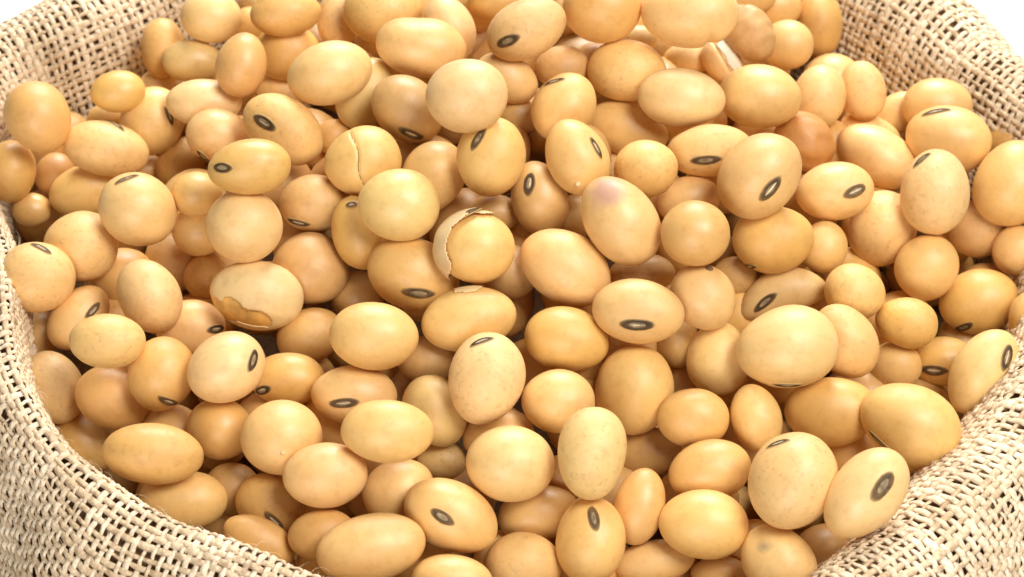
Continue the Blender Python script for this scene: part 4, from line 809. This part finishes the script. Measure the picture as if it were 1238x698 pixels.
seed_i = 0
for (bid, pos, quat, ax, tint, sp, hil, label) in BEANS:
    seed_i += 1
    r = random.Random(bid * 7 + 1)
    mat = M_SEED; nu, nv = 36, 28; fine = sp in ('wrinkle', 'crack', 'split', 'cleft')
    if fine: nu, nv = 110, 80
    shp = Shape(ax, bid, hil, sp)
    if sp == 'wrinkle': mat = M_WRINK
    if sp == '' and r.random() < 0.22: mat = M_SCUFF
    if sp == 'speck': mat = M_SPECK
    if sp == 'stain_purple': mat = seed_material('purple_tinged_seed_coat', stain=((-2.95, 0.55, 2.0), 1.9, (0.50, 0.27, 0.19, 1), 0.9))
    if sp == 'stain_grey': mat = seed_material('grey_stained_seed_coat', stain=((-1.85, 0.05, 2.25), 0.70, (0.22, 0.17, 0.13, 1), 0.85))
    root = link('soybean', body_mesh('soybean', shp, mat, nu, nv))
    root.location = Vector(pos) * S
    root.rotation_mode = 'QUATERNION'; root.rotation_quaternion = Quaternion(quat)
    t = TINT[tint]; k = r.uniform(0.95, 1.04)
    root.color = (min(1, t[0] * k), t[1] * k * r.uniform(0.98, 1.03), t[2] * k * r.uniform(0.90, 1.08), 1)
    root['label'] = label; root['category'] = 'soybean'; root['group'] = 'soybeans heaped in the burlap sack'
    if hil: add_hilum(root, shp, hil)
    if sp == 'crack':
        ys = np.linspace(0.93, -0.88, 40)
        pth = [(-0.12 + 0.05 * math.sin(5 * y) + 0.012 * math.sin(23 * y), y, math.sqrt(max(0.03, 1 - y * y - 0.02))) for y in ys]
        ribbon('crack', shp, pth, 0.10, 0.02, M_SEAM, root)
    if sp == 'peel':
        body = root.data; body.materials[0] = M_FLESH; root.name = 'soybean'
        c = shell('seed_coat', shp, lambda D: ((D[:, 1] + 0.30 * D[:, 0] + rag(D, 7, 0.06)) > -0.46 + 0.08 * np.sin(9 * D[:, 0])) | (D[:, 0] + rag(D, 6, 0.05) - 0.3 * D[:, 1] > 0.62), lambda D: 0.07 + 0.07 * np.exp(-((D[:, 1] + 0.45)**2) / 0.02), M_SEED, root)
        c.color = root.color
        c = shell('lower_seed_coat', shp, lambda D: ((D[:, 1] + rag(D, 4, 0.03, 2.0)) < -0.84), lambda D: np.full(len(D), 0.06), M_SEED, root)
        c.color = root.color; c['label'] = 'strip of pale coat left under the tear'
    if sp == 'papery':
        c = shell('split_coat', shp, lambda D: (((D[:, 0] + rag(D, 4, 0.03)) < -0.60) | (-0.70 * D[:, 0] + 0.71 * D[:, 1] + rag(D, 5, 0.025) > 0.72)) & (D[:, 2] < 0.75), lambda D: 0.50 + 0.05 * D[:, 1], M_PAPER, root, 0.06)
        c['label'] = 'papery outer coat lifted along the left side'
        c2 = shell('coat_flap', shp, lambda D: (D[:, 1] + rag(D, 4, 0.03)) > 0.93, lambda D: np.full(len(D), 0.30), M_PAPER, root, 0.06)
        fr = frame_on(shp, -0.12, 0.93, 25)
        disc_patch('hilum', shp, fr, 1.2, 0.45, lambda r_: 0.60 - 0.12 * r_, M_RING, root)
    if sp == 'split':
        c = shell('pale_cotyledon', shp, lambda D: (D[:, 1] + rag(D, 9, 0.06)) > 0.2, lambda D: np.full(len(D), 0.10), M_PALE, root)
    if sp == 'flap':
        c = shell('coat_flap', shp, lambda D: ((D[:, 1] + rag(D, 9, 0.03)) > 0.86) & (D[:, 0] > -0.2) & (D[:, 0] < 0.42), lambda D: np.full(len(D), 0.10), M_PAPER, root, 0.06)
    if sp == 'wart': lump('wart', shp, (0.02, -0.35, 0.93), 0.22, M_PAPER, root)
    if sp == 'tip': lump('brown_tip', shp, (-0.35, 0.82, 0.4), 0.36, M_SEAM, root)
    if bid == 51: lump('root_tip', shp, (0.62, -0.32, 0.71), 0.27, M_PAPER, root, 0.9)

# deeper beans that carry the heap and show only as slivers between the others
cent = np.array([b[1] for b in BEANS]); rad = np.array([(b[3][0] * b[3][1] * b[3][2])**(1 / 3) for b in BEANS])
deep_meshes = []
for k in range(8):
    a = 3.6 + 0.1 * (k % 4)
    deep_meshes.append(body_mesh('deep_soybean', Shape((a, 3.15 + 0.05 * (k % 3), 2.85), 900 + k, None, ''), M_SEED, 24, 18))
def inside(x, y, m):
    c = 0; P = dense[::8, :2]; n = len(P); ok = False
    for i in range(n):
        x1, y1 = P[i]; x2, y2 = P[(i + 1) % n]
        if (y1 > y) != (y2 > y) and x < (x2 - x1) * (y - y1) / (y2 - y1) + x1: ok = not ok
    return ok and np.min(np.hypot(P[:, 0] - x, P[:, 1] - y)) > m
def heap(x, y): return -7.5 + 15.5 * math.exp(-(x * x / (2 * 27**2) + (y - 20)**2 / (2 * 25**2)))
placed = []
rr_ = random.Random(3)
for lay in range(2):
    yy = -34.0 + 3.0 * lay; row = 0
    while yy < 54:
        xx = -50.0 + (row % 2) * 3.5 + 1.7 * lay
        while xx < 52:
            x = xx + rr_.uniform(-0.8, 0.8); y = yy + rr_.uniform(-0.8, 0.8)
            if inside(x, y, 6.5):
                z = heap(x, y) - (5.0 if x < -26 else 6.2) - 6.2 * lay
                p = np.array([x, y, z])
                for it in range(60):
                    dd = np.linalg.norm(cent - p, axis=1) - rad - 2.95
                    if dd.min() > -0.5: break
                    p[2] -= 0.35
                if all(np.linalg.norm(p - q) > 5.4 for q in placed) and p[2] > -19:
                    placed.append(p.copy())
            xx += 7.0
        yy += 6.1; row += 1
hid_v, hid_f, hid_n = [], [], 0
for k, p in enumerate(placed):
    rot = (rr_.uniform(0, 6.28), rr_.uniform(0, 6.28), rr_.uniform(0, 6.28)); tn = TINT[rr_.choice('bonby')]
    if DEEP_SEEN is not None and k not in DEEP_SEEN:
        me = deep_meshes[k % 8]; R = Matrix.Rotation(rot[2], 3, 'Z') @ Matrix.Rotation(rot[1], 3, 'Y') @ Matrix.Rotation(rot[0], 3, 'X')
        hid_v += [tuple(R @ v.co + Vector(p) * S) for v in me.vertices]
        hid_f += [tuple(i + hid_n for i in f.vertices) for f in me.polygons]; hid_n += len(me.vertices)
        continue
    o = link('soybean', deep_meshes[k % 8])
    o.location = Vector(p) * S
    o.rotation_euler = rot
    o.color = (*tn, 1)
    o['label'] = (DEEP_SEEN or {}).get(k, ''); o['category'] = 'soybean'; o['group'] = 'soybeans buried in the sack, showing only through gaps'
if hid_v:
    me = bpy.data.meshes.new('packed_soybeans'); me.from_pydata(hid_v, [], hid_f)
    me.polygons.foreach_set('use_smooth', [True] * len(me.polygons)); me.materials.append(M_SEED)
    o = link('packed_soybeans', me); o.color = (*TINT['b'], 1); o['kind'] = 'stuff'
    o['label'] = 'mass of soybeans packed underneath the visible heap in the sack'; o['category'] = 'soybeans'
